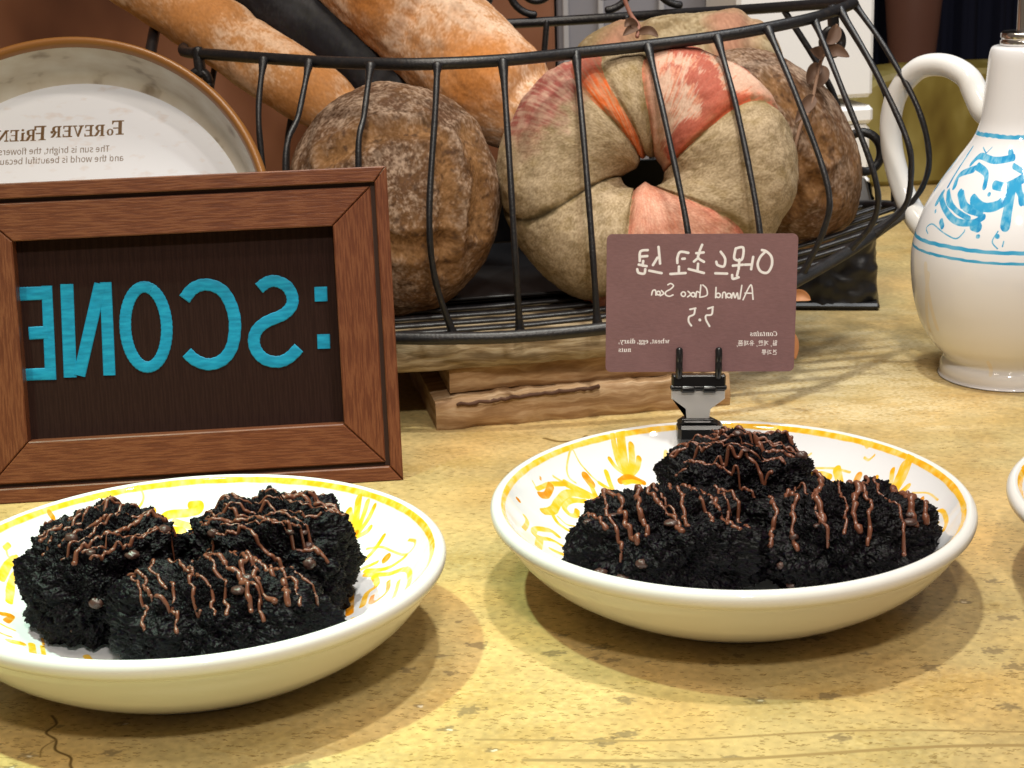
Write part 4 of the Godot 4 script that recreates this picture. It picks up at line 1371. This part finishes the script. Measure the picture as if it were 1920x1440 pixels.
	# lugs for a swing handle at both ends
	for e in 2:
		var q: Vector3 = Vector3(-0.219, 0.214, -1.262) if e == 0 else Vector3(0.2395, 0.229, -1.262)
		var ringp := []
		for i in 25:
			var a := TAU * i / 24.0
			ringp.append(q + Vector3(cos(a) * 0.0065, sin(a) * 0.0085, 0.0))
		part("handle_lug", tube(ringp, 0.0036, 8), iron, bk)
		part("lug_stem", tube([q + Vector3(0.001, 0.006, 0), q + Vector3(0.0, 0.024, -0.002)], 0.0042, 8), iron, bk)
	part("swing_handle", tube(smooth([Vector3(-0.225, 0.216, -1.268), Vector3(-0.243, 0.205, -1.275), Vector3(-0.262, 0.222, -1.30), Vector3(-0.268, 0.262, -1.40), Vector3(-0.2650, 0.266, -1.47)], 6), 0.0044, 8), iron, bk)

	# bread
	var crust := vmat("bread_crust", 0.78, 0.3)
	crust.uv1_triplanar = true
	crust.uv1_scale = Vector3(16, 16, 16)
	crust.heightmap_enabled = true
	crust.heightmap_texture = noise_tex(noise(0.04, 99, 4))
	crust.heightmap_scale = 0.01
	var b1 := part("baguette", loaf(Vector3(-0.335, 0.318, -1.39), Vector3(-0.098, 0.174, -1.272), 0.0255, 411, Color(0.47, 0.225, 0.085), Color(0.66, 0.465, 0.32), Color(0.42, 0.18, 0.055), 3, 0.85, 0.75), crust)
	tag(b1, "slim golden floury baguette at the left of the basket", "baguette")
	var b2 := part("baguette", loaf(Vector3(-0.165, 0.345, -1.39), Vector3(0.030, 0.172, -1.245), 0.0425, 422, Color(0.50, 0.25, 0.11), Color(0.72, 0.53, 0.39), Color(0.50, 0.19, 0.045), 3), crust)
	tag(b2, "thick golden loaf with an orange slash slanting behind the ring loaf", "baguette")
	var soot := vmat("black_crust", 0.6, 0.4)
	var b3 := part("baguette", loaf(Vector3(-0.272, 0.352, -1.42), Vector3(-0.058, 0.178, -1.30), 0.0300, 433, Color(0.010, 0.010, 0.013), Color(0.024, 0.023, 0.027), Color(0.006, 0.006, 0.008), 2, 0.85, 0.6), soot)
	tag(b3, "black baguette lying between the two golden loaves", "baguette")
	var bl := part("sourdough_loaf", boule(0.0735, 0.0805, 0.052, 444), crust)
	bl.transform = Transform3D(Basis(Vector3.RIGHT, -0.30) * Basis(Vector3.UP, 0.10), Vector3(-0.0765, 0.1395, -1.178))
	tag(bl, "round dark brown sourdough loaf with a scored face behind the wires", "bread")
	var b4 := part("sourdough_loaf", boule(0.058, 0.080, 0.055, 455, 0.6), crust)
	b4.transform = Transform3D(Basis(Vector3.RIGHT, -0.25) * Basis(Vector3(0, 0, 1), 0.60) * Basis(Vector3.UP, -0.5), Vector3(0.1960, 0.1520, -1.262))
	tag(b4, "tall brown loaf with burst crust at the right end of the basket", "bread")
	var b5 := part("sourdough_loaf", loaf(Vector3(0.050, 0.190, -1.335), Vector3(0.215, 0.200, -1.315), 0.052, 466, Color(0.24, 0.17, 0.085), Color(0.40, 0.32, 0.20), Color(0.36, 0.17, 0.11), 2, 0.85, 0.6), crust)
	tag(b5, "greenish loaf seen only along its top behind the ring loaf", "bread")
	var ring := thing("ring_loaf", "twisted ring loaf of green and pink dough in the middle of the basket", "bread", Transform3D(Basis(Vector3.RIGHT, -0.33) * Basis(Vector3.UP, -0.06), Vector3(0.0965, 0.1495, -1.182)))
	var cuts := [[14.0, 72.0, 2], [72.0, 93.0, 0], [93.0, 108.0, 3], [108.0, 186.0, 0], [186.0, 238.0, 0], [238.0, 306.0, 1], [306.0, 374.0, 0]]
	for c in cuts:
		var w := part("pink_dough" if c[2] else "green_dough", ring_wedge(c[0], c[1], c[2], 477), crust, ring)
		w.set_meta("label", ["pale green floury twist of dough", "pale pink twist of dough", "red and pink streaked twist of dough", "narrow bright orange twist of dough"][c[2]])
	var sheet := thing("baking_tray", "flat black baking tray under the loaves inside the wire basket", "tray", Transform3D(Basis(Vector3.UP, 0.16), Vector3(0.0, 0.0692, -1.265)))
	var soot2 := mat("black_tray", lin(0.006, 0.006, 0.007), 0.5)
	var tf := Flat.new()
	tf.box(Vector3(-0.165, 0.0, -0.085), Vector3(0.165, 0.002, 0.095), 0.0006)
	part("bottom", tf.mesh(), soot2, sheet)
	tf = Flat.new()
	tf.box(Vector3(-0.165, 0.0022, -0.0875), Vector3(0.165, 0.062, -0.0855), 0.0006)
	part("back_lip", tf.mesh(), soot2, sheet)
	# dried sprigs stuck into the bread
	var twig := mat("dry_stem", lin(0.20, 0.11, 0.065), 0.8)
	var dry := mat("dry_leaf", lin(0.115, 0.060, 0.034), 0.7)
	dry.backlight_enabled = true
	dry.backlight = Color(0.25, 0.16, 0.06)
	var s1 := thing("dried_sprig", "dried leafy sprig hanging from the right end of the basket rim", "sprig", Transform3D(), "dried sprigs in the bread")
	part("stem", tube(smooth([Vector3(0.2386, 0.2425, -1.242), Vector3(0.2313, 0.2258, -1.240), Vector3(0.2258, 0.2147, -1.236), Vector3(0.2147, 0.1884, -1.208), Vector3(0.2063, 0.1790, -1.196), Vector3(0.2005, 0.162, -1.188)], 5), 0.0013, 7), twig, s1)
	for l in [[Vector3(0.2300, 0.2235, -1.239), Vector3(0.2375, 0.2245, -1.236), Vector3(0.2465, 0.2205, -1.234)], [Vector3(0.2290, 0.2210, -1.239), Vector3(0.2240, 0.2240, -1.236), Vector3(0.2185, 0.2265, -1.234)], [Vector3(0.2262, 0.2150, -1.236), Vector3(0.2200, 0.2110, -1.232), Vector3(0.2165, 0.2030, -1.230)], [Vector3(0.2262, 0.2150, -1.236), Vector3(0.2270, 0.2080, -1.232), Vector3(0.2240, 0.2000, -1.230)], [Vector3(0.2190, 0.1960, -1.216), Vector3(0.2110, 0.1900, -1.207), Vector3(0.2030, 0.1800, -1.200)], [Vector3(0.2386, 0.2425, -1.242), Vector3(0.2350, 0.2340, -1.238), Vector3(0.2300, 0.2300, -1.236)]]:
		part("leaf", leaf(l, 0.0046, 0.5), dry, s1)
	var s2 := thing("dried_sprig", "short dried sprig with small leaves above the ring loaf", "sprig", Transform3D(), "dried sprigs in the bread")
	part("stem", tube(smooth([Vector3(0.0870, 0.272, -1.262), Vector3(0.0930, 0.2545, -1.260), Vector3(0.0990, 0.2450, -1.256), Vector3(0.0975, 0.2380, -1.250)], 5), 0.0016, 7), mat("pink_stem", lin(0.30, 0.13, 0.09), 0.7), s2)
	for l in [[Vector3(0.0990, 0.2450, -1.256), Vector3(0.0930, 0.2435, -1.250), Vector3(0.0870, 0.2395, -1.246)], [Vector3(0.0985, 0.2440, -1.255), Vector3(0.0920, 0.2480, -1.252), Vector3(0.0885, 0.2455, -1.248)], [Vector3(0.0985, 0.2410, -1.252), Vector3(0.1060, 0.2420, -1.246), Vector3(0.1120, 0.2380, -1.244)]]:
		part("leaf", leaf(l, 0.0032, 0.5), dry, s2)
	var fallen := mat("orange_leaf", lin(0.36, 0.15, 0.055), 0.6)
	var l1 := part("fallen_leaf", leaf([Vector3(0.183, 0.081, -1.098), Vector3(0.1905, 0.0815, -1.094), Vector3(0.1965, 0.0790, -1.092)], 0.0038, 0.4), fallen)
	tag(l1, "curled orange leaf between the wires just right of the price card", "leaf", "fallen orange leaves")
	var l2 := part("fallen_leaf", leaf([Vector3(0.174, 0.070, -1.060), Vector3(0.1790, 0.0605, -1.056), Vector3(0.1805, 0.0500, -1.054)], 0.0034, 0.4), fallen)
	tag(l2, "narrow orange leaf hanging beside the lower right of the price card", "leaf", "fallen orange leaves")

# ------------------------------------------------------------------ wooden sign
func build_sign() -> void:
	var brown := wood("mahogany", lin(0.095, 0.027, 0.0125), lin(0.150, 0.047, 0.0205), lin(0.195, 0.070, 0.031), 0.42, 61, 6.0, 90.0, 0.012)
	var dark := wood("dark_panel", lin(0.019, 0.0085, 0.007), lin(0.023, 0.0105, 0.0085), lin(0.029, 0.0135, 0.011), 0.6, 63, 3.0, 80.0, 0.006)
	dark.metallic_specular = 0.2
	var seam := mat("dark_groove", lin(0.045, 0.018, 0.010), 0.7)
	var o := thing("wooden_sign", "wooden framed sign reading SCONE in mirrored blue letters", "sign", Transform3D(Basis(Vector3(0.9966, 0.0, -0.083).normalized(), Vector3(-0.0144, 0.9848, -0.173).normalized(), Vector3(0.0817, 0.1736, 0.9814).normalized()), Vector3(-0.0699, 0.0, -0.9894)))
	var mm := 0.001
	var x0 := -0.2545
	var x1 := 0.0020
	var y1 := 0.1895
	var ix0 := -0.2198
	var ix1 := -0.0318
	var iy0 := 0.0362
	var iy1 := 0.1555
	# outer strips and inner rails with mitred corners, a groove between them
	var g := 0.0005
	var lv := [[x0, x1, 0.0, y1], [x0 + 0.0085, x1 - 0.0075, 0.0090, y1 - 0.0090], [x0 + 0.0112, x1 - 0.0102, 0.0117, y1 - 0.0117], [ix0, ix1, iy0, iy1]]
	for ring in 2:
		var a: Array = lv[ring * 2]
		var b: Array = lv[ring * 2 + 1]
		for side in 4:
			var f := Flat.new()
			f.ux = Vector3.RIGHT if side % 2 == 0 else Vector3.UP
			f.uy = Vector3.UP if side % 2 == 0 else Vector3.RIGHT
			f.shift = Vector2(0.31 * side + 0.17 * ring, 0.013 * side + 0.37 * ring)
			var p := []
			match side:
				0: p = [Vector2(a[0] + g, a[2]), Vector2(a[1] - g, a[2]), Vector2(b[1] - g, b[2]), Vector2(b[0] + g, b[2])]
				1: p = [Vector2(a[1], a[2] + g * 0.2), Vector2(a[1], a[3] - g * 0.2), Vector2(b[1], b[3] - g * 0.2), Vector2(b[1], b[2] + g * 0.2)]
				2: p = [Vector2(a[0] + g, a[3]), Vector2(a[1] - g, a[3]), Vector2(b[1] - g, b[3]), Vector2(b[0] + g, b[3])]
				3: p = [Vector2(a[0], a[2] + g * 0.2), Vector2(a[0], a[3] - g * 0.2), Vector2(b[0], b[3] - g * 0.2), Vector2(b[0], b[2] + g * 0.2)]
			f.prism(p, -0.022, 0.0 if ring == 1 else 0.0012, 0.0007)
			part("outer_strip" if ring == 0 else "frame_rail", f.mesh(), brown, o)
	var f := Flat.new()
	f.box(Vector3(x0 + 0.004, 0.004, -0.0235), Vector3(x1 - 0.004, y1 - 0.004, -0.0222))
	part("backing", f.mesh(), seam, o)
	f = Flat.new()
	for q in [[lv[1][0] - 0.001, lv[2][0] + 0.001, lv[1][2], lv[1][3]], [lv[2][1] - 0.001, lv[1][1] + 0.001, lv[1][2], lv[1][3]]]:
		f.box(Vector3(q[0], q[2], -0.020), Vector3(q[1], q[3], -0.0035))
	f.box(Vector3(lv[2][0], lv[1][2] - 0.001, -0.020), Vector3(lv[2][1], lv[2][2] + 0.001, -0.0035))
	f.box(Vector3(lv[2][0], lv[2][3] - 0.001, -0.020), Vector3(lv[2][1], lv[1][3] + 0.001, -0.0035))
	part("groove", f.mesh(), seam, o)
	f = Flat.new()
	f.ux = Vector3.UP
	f.uy = Vector3.RIGHT
	f.box(Vector3(ix0 - 0.004, iy0 - 0.004, -0.021), Vector3(ix1 + 0.004, iy1 + 0.004, -0.0120))
	part("panel", f.mesh(), dark, o)
	var blue := mat("turquoise_paint", Color.WHITE, 0.5, 0.4)
	blue.albedo_texture = noise_tex(noise(0.02, 67, 4), ramp([[0.0, lin(0.003, 0.19, 0.34)], [0.5, lin(0.005, 0.27, 0.48)], [1.0, lin(0.014, 0.36, 0.58)]]))
	blue.uv1_triplanar = true
	blue.uv1_scale = Vector3(6, 30, 6)
	var z := -0.0119
	var put := func(pts: Array, w: float, lift: float, closed := false) -> ArrayMesh:
		var p := []
		for i in pts.size() / 2:
			p.append(Vector2(pts[i * 2], pts[i * 2 + 1]) * mm)
		if p.size() > 4:
			p = smooth(p, 6)
		return band(p, w * mm, 0.0006 + lift, closed)
	var join := func(called: String, bits: Array) -> void:
		var st := SurfaceTool.new()
		st.begin(Mesh.PRIMITIVE_TRIANGLES)
		for b in bits:
			st.append_from(b, 0, Transform3D(Basis(), Vector3(0, 0, z)))
		part(called, st.commit(), blue, o)
	var oval := []
	for i in 25:
		var a := TAU * i / 24.0 + 0.4
		oval.append(-147.1 + 12.3 * sin(a) + 0.4 * cos(a))
		oval.append(100.2 + 24.2 * cos(a))
	for y in [114.7, 85.9]:
		join.call("painted_dot", [put.call([-41.4, y + 4.4, -41.6, y - 4.4], 7.6, 0.0)])
	join.call("painted_letter", [put.call([-78.4, 120.0, -73.5, 123.3, -68.2, 123.9, -61.9, 120.6, -58.9, 114.6, -59.5, 108.6, -64.8, 103.5, -75.0, 99.6, -81.0, 95.0, -83.4, 89.0, -82.3, 82.5, -77.6, 77.0, -69.9, 74.9, -63.0, 77.1, -56.6, 82.8], 7.2, 0.0)])
	join.call("painted_letter", [put.call([-123.2, 115.8, -117.5, 121.9, -109.4, 123.9, -100.6, 119.9, -95.6, 110.4, -94.1, 99.0, -96.6, 86.0, -102.6, 78.2, -111.2, 75.7, -119.0, 78.6, -124.0, 83.6], 7.4, 0.0)])
	join.call("painted_letter", [put.call(oval, 6.9, 0.0, true)])
	join.call("painted_letter", [put.call([-192.0, 128.4, -194.0, 72.4], 7.6, 0.0), put.call([-169.1, 128.4, -170.8, 72.4], 7.0, 0.00012), put.call([-188.6, 73.2, -172.2, 127.6], 7.2, 0.00024)])
	join.call("painted_letter", [put.call([-203.8, 128.0, -205.6, 71.6], 6.4, 0.0), put.call([-221.9, 123.9, -201.6, 123.7], 8.0, 0.00012), put.call([-216.3, 100.1, -205.2, 100.2], 7.6, 0.00012), put.call([-222.7, 75.4, -202.6, 75.2], 7.2, 0.00012)])

# ------------------------------------------------------------------ brush strokes, tenths of a millimetre
func paint_right(s):
	s.call([-442, -863, -492, -903, -518, -1018], 30.8, 0)
	s.call([-439, -857, -463, -931, -474, -1098], 51.0, 0)
	s.call([-434, -865, -416, -938, -414, -1007], 35.2, 0)
	s.call([-430, -866, -391, -914, -375, -961], 29.9, 0)
	s.call([-450, -860, -510, -878, -542, -905], 24.6, 0)
	s.call([-492, -811, -451, -847, -405, -852, -360, -841], 29.9, 1)
	s.call([-469, -811, -422, -833, -383, -835], 24.6, 0)
	s.call([-567, -830, -555, -789, -542, -755], 26.4, 0)
	s.call([-743, -678, -779, -684, -787, -738, -756, -838, -712, -802, -654, -770, -611, -751], 9.7, 2)
	s.call([-611, -751, -558, -741], 22.9, 0)
	s.call([-684, -748, -658, -724], 44.0, 1)
	s.call([-658, -713, -639, -665], 24.6, 0)
	s.call([-797, -635, -722, -645, -640, -647, -588, -649], 37.0, 0)
	s.call([-864, -625, -827, -629, -797, -635], 12.3, 2)
	s.call([-958, -457, -889, -556, -797, -635], 21.1, 0)
	s.call([-979, -482, -958, -457], 9.7, 2)
	s.call([-882, -554, -907, -471, -941, -433], 31.7, 1)
	s.call([-686, -636, -785, -585, -845, -481, -878, -386, -931, -318], 38.7, 0)
	s.call([-696, -592, -772, -548, -816, -474, -793, -433, -756, -447, -746, -492], 29.9, 0)
	s.call([-883, -355, -857, -302, -814, -288, -772, -286], 22.9, 0)
	s.call([-854, -360, -812, -334, -768, -353], 10.6, 2)
	s.call([-1030, -135, -1017, -93, -1037, 37], 21.1, 0)
	s.call([-862, -173, -904, -181, -976, -88, -978, 0, -893, -88, -809, -80], 29.9, 0)
	s.call([-957, -19, -968, 150], 35.2, 0)
	s.call([-897, 39, -841, 19], 38.7, 0)
	s.call([-1059, -238, -1059, -234], 22.9, 1)
	s.call([-936, -553, -937, -540], 10.6, 1)
	s.call([-218, -1020, -232, -964, -261, -903, -266, -859], 22.9, 2)
	s.call([563, -818, 671, -758, 750, -682], 10.6, 2)
	s.call([690, -736, 691, -699, 691, -657], 40.5, 0)
	s.call([557, -782, 608, -758, 645, -722], 33.4, 0)
	s.call([569, -715, 656, -677], 24.6, 1)
	s.call([786, -632, 751, -589], 42.2, 1)
	s.call([801, -552, 810, -485, 862, -552], 29.9, 0)
	s.call([901, -379, 923, -465, 942, -520], 24.6, 0)
	s.call([901, -379, 951, -443, 991, -487], 45.8, 0)
	s.call([909, -382, 969, -423, 1037, -505], 45.8, 0)
	s.call([907, -373, 948, -357, 983, -354], 33.4, 0)
	s.call([859, -431, 906, -406], 15.8, 0)
	s.call([992, -292, 1049, -196, 1070, -79], 7.9, 2)
	s.call([963, -231, 993, -236], 24.6, 0)
	s.call([1020, -197, 1018, -181], 21.1, 1)
	s.call([1025, -126, 1005, -104, 983, -129], 28.2, 0)
	s.call([994, -26, 1058, 24, 1048, 171, 1011, 259], 19.4, 0)
	s.call([986, 61, 1021, 118], 15.8, 0)
	s.call([932, 276, 999, 228], 15.8, 0)
	s.call([838, -775, 852, -731, 882, -740], 9.7, 2)
	s.call([830, -700, 848, -673, 878, -670], 9.7, 2)
	s.call([531, -907, 551, -885, 575, -885], 9.7, 2)
func paint_left(s):
	s.call([713, -680, 687, -755, 673, -821], 42.6, 0)
	s.call([713, -685, 717, -779, 726, -842], 36.0, 0)
	s.call([717, -682, 749, -742, 774, -795], 31.1, 0)
	s.call([721, -675, 773, -709, 812, -749], 27.8, 0)
	s.call([729, -661, 775, -654, 792, -660], 27.8, 0)
	s.call([709, -688, 717, -687], 32.8, 1)
	s.call([780, -549, 858, -491, 921, -395, 993, -276, 1033, -271, 1039, -308, 1004, -370], 10.6, 2)
	s.call([754, -475, 820, -506, 867, -548], 27.8, 0)
	s.call([764, -426, 839, -405], 22.9, 0)
	s.call([888, -386, 890, -376], 47.5, 1)
	s.call([781, -395, 896, -297, 956, -271, 993, -263], 22.9, 0)
	s.call([782, -367, 899, -244, 998, -140, 1026, 0, 1021, 153], 26.2, 0)
	s.call([830, -305, 850, -207, 802, -178, 788, -68], 32.8, 0)
	s.call([911, -162, 909, -61, 861, -32, 831, -56, 834, -117], 22.9, 1)
	s.call([966, -76, 953, 78, 922, 235, 897, 277], 22.9, 0)
	s.call([747, 40, 840, 77, 905, 92], 19.7, 0)
	s.call([715, -239, 727, -34], 41.0, 1)
	s.call([647, 5, 688, 8], 27.8, 1)
	s.call([659, 138, 710, 167], 27.8, 1)
	s.call([579, 85, 548, 178], 31.1, 1)
	s.call([603, 84, 602, 214], 14.7, 0)
	s.call([752, 101, 761, 238], 16.4, 0)
	s.call([208, -1060, 231, -1068, 262, -1061, 271, -1047], 7.4, 2)
	s.call([584, 208, 552, 286], 18.0, 0)
	s.call([-966, -224, -961, -337, -939, -402], 36.0, 0)
	s.call([-900, -94, -924, -251, -908, -367], 36.0, 0)
	s.call([-990, -420, -979, -455], 19.7, 0)
	s.call([-983, -415, -966, -389, -938, -429], 10.6, 2)
	s.call([-508, -1012, -478, -1069, -423, -1032, -426, -996, -461, -949], 9.8, 2)
	s.call([-464, -943, -456, -936], 31.1, 1)
	s.call([-387, -948, -364, -983], 27.8, 0)
	s.call([-331, -935, -289, -980, -181, -1005, -134, -1020, -129, -1043, -177, -1036], 36.0, 0)
	s.call([-252, -956, -140, -941], 31.1, 2)
	s.call([-287, -909, -206, -915, -214, -860], 42.6, 0)
	s.call([-243, -820, -226, -794], 49.1, 1)
	s.call([-901, 44, -863, 10, -867, 86], 31.1, 1)
	s.call([-875, 143, -818, 140], 14.7, 0)
	s.call([-849, 243, -813, 229], 19.7, 1)
	s.call([-798, 284, -758, 257], 49.1, 0)
	s.call([-721, 222, -686, 334], 31.1, 0)
	s.call([-676, 211, -646, 306], 19.7, 0)
	s.call([-463, 268, -412, 361], 31.1, 0)
	s.call([-561, 315, -491, 354], 21.3, 0)
	s.call([-699, 121, -676, 190], 13.1, 1)
	s.call([-841, -743, -828, -738], 27.8, 1)
func paint_jug(s):
	s.call([-809, 1587, -809, 1629, -801, 1595, -793, 1491, -778, 1379], 30.9, 0)
	s.call([-650, 1542, -586, 1593, -393, 1576, -202, 1599], 45.3, 0)
	s.call([-249, 1633, -228, 1612], 61.8, 0)
	s.call([-696, 1389, -717, 1462, -577, 1512], 49.4, 0)
	s.call([-559, 1531, -438, 1494, -412, 1416], 49.4, 0)
	s.call([-609, 1362, -535, 1288], 49.4, 0)
	s.call([-803, 1270, -803, 1328], 57.6, 0)
	s.call([-743, 1355, -677, 1289, -598, 1262], 35.0, 0)
	s.call([-467, 1322, -368, 1290, -244, 1328, -200, 1390], 59.7, 0)
	s.call([-332, 1429, -238, 1424, -102, 1478], 59.7, 0)
	s.call([-195, 1547, -101, 1513], 41.2, 0)
	s.call([-143, 1452, -125, 1330], 49.4, 0)
	s.call([-361, 1371, -357, 1371], 28.8, 0)
	s.call([-609, 1646, -528, 1614], 9.3, 0)
	s.call([-484, 1653, -528, 1614], 9.3, 0)
	s.call([-806, 1317, -669, 1241, -542, 1185, -428, 1189, -362, 1231], 45.3, 0)
	s.call([-732, 1345, -597, 1260, -456, 1213], 35.0, 0)
	s.call([-587, 1353, -507, 1280, -388, 1255], 55.6, 0)
	s.call([-474, 1338, -379, 1292, -281, 1307, -232, 1387], 59.7, 0)
	s.call([-193, 1423, -210, 1292, -218, 1187], 82.3, 0)
	s.call([-159, 1424, -105, 1337], 57.6, 0)
	s.call([-413, 1173, -384, 1166], 72.0, 0)
	s.call([-667, 1166, -640, 1137], 43.2, 0)
	s.call([-772, 1219, -763, 1211], 20.6, 0)
	s.call([-758, 1066, -798, 1097, -737, 1134, -592, 1092, -510, 1077, -470, 1120, -465, 1139], 9.3, 0)
	s.call([-257, 1149, -284, 1083, -251, 1040], 9.3, 0)
	s.call([-219, 1087, -224, 1055], 9.3, 0)
	s.call([-375, 1107, -370, 1108], 28.8, 0)
	s.call([-260, 1117, -256, 1117], 32.9, 0)
func write_card(s):
	s.call([198, 90, 173, 98, 145, 127, 141, 174, 164, 215, 201, 208, 219, 171, 207, 130, 183, 103], 14.4, 0)
	s.call([245, 128, 254, 196], 14.4, 0)
	s.call([252, 170, 289, 171], 14.4, 0)
	s.call([342, 81, 301, 77, 307, 142, 348, 137, 342, 81], 14.4, 0)
	s.call([320, 142, 323, 196], 14.4, 0)
	s.call([355, 176, 300, 171], 14.4, 0)
	s.call([326, 205, 331, 231], 14.4, 0)
	s.call([358, 228, 353, 249, 322, 241], 14.4, 0)
	s.call([424, 99, 399, 137, 405, 179, 439, 172, 447, 154], 14.4, 0)
	s.call([451, 218, 386, 220], 14.4, 0)
	s.call([527, 60, 540, 93], 14.4, 0)
	s.call([558, 106, 518, 102], 14.4, 0)
	s.call([540, 103, 547, 132, 515, 154], 14.4, 0)
	s.call([547, 132, 570, 152], 14.4, 0)
	s.call([547, 165, 549, 200], 14.4, 0)
	s.call([598, 194, 514, 216], 14.4, 0)
	s.call([602, 104, 646, 99, 661, 129, 661, 159], 14.4, 0)
	s.call([634, 137, 621, 136], 14.4, 0)
	s.call([652, 180, 652, 211], 14.4, 0)
	s.call([698, 221, 615, 216], 14.4, 0)
	s.call([766, 71, 756, 163], 14.4, 0)
	s.call([771, 130, 795, 171], 14.4, 0)
	s.call([815, 202, 747, 216], 14.4, 0)
	s.call([825, 88, 865, 96, 868, 148], 14.4, 0)
	s.call([827, 121, 862, 124], 14.4, 0)
	s.call([849, 149, 852, 174], 14.4, 0)
	s.call([873, 168, 830, 177], 14.4, 0)
	s.call([837, 194, 843, 218, 874, 213, 881, 194], 14.4, 0)
	s.call([239, 364, 253, 283, 294, 366], 8.5, 0)
	s.call([244, 330, 284, 329], 8.5, 0)
	s.call([303, 286, 312, 361], 8.5, 0)
	s.call([321, 361, 327, 328, 339, 355, 349, 327, 358, 357], 8.5, 0)
	s.call([361, 342, 364, 351, 373, 354, 381, 350, 385, 342, 381, 333, 373, 330, 364, 334, 361, 342], 8.5, 0)
	s.call([389, 356, 393, 327, 406, 327, 409, 355], 8.5, 0)
	s.call([420, 341, 423, 350, 432, 353, 440, 349, 444, 341, 440, 332, 432, 329, 423, 333, 420, 341], 8.5, 0)
	s.call([445, 297, 446, 354], 8.5, 0)
	s.call([518, 283, 498, 303, 494, 339, 529, 351], 8.5, 0)
	s.call([529, 283, 534, 351], 8.5, 0)
	s.call([534, 327, 551, 320, 555, 350], 8.5, 0)
	s.call([560, 337, 563, 345, 571, 348, 578, 344, 582, 336, 578, 328, 571, 325, 563, 329, 560, 337], 8.5, 0)
	s.call([599, 318, 584, 334, 601, 349], 8.5, 0)
	s.call([613, 334, 616, 343, 625, 346, 633, 342, 637, 333, 633, 325, 625, 321, 616, 325, 613, 334], 8.5, 0)
	s.call([711, 281, 695, 274, 680, 287, 697, 306, 721, 320, 722, 337, 702, 345, 682, 338], 8.5, 0)
	s.call([746, 313, 733, 329, 752, 342], 8.5, 0)
	s.call([752, 327, 755, 335, 762, 337, 769, 334, 772, 327, 769, 320, 762, 317, 755, 320, 752, 327], 8.5, 0)
	s.call([776, 338, 779, 312, 794, 314, 800, 337], 8.5, 0)
	s.call([459, 406, 487, 415], 10.8, 0)
	s.call([461, 413, 466, 448, 496, 454, 496, 478, 476, 514], 10.8, 0)
	s.call([555, 413, 586, 419], 10.8, 0)
	s.call([559, 416, 564, 447, 590, 461, 592, 487, 577, 511], 10.8, 0)
	s.call([531, 478, 530, 479], 15.3, 0)
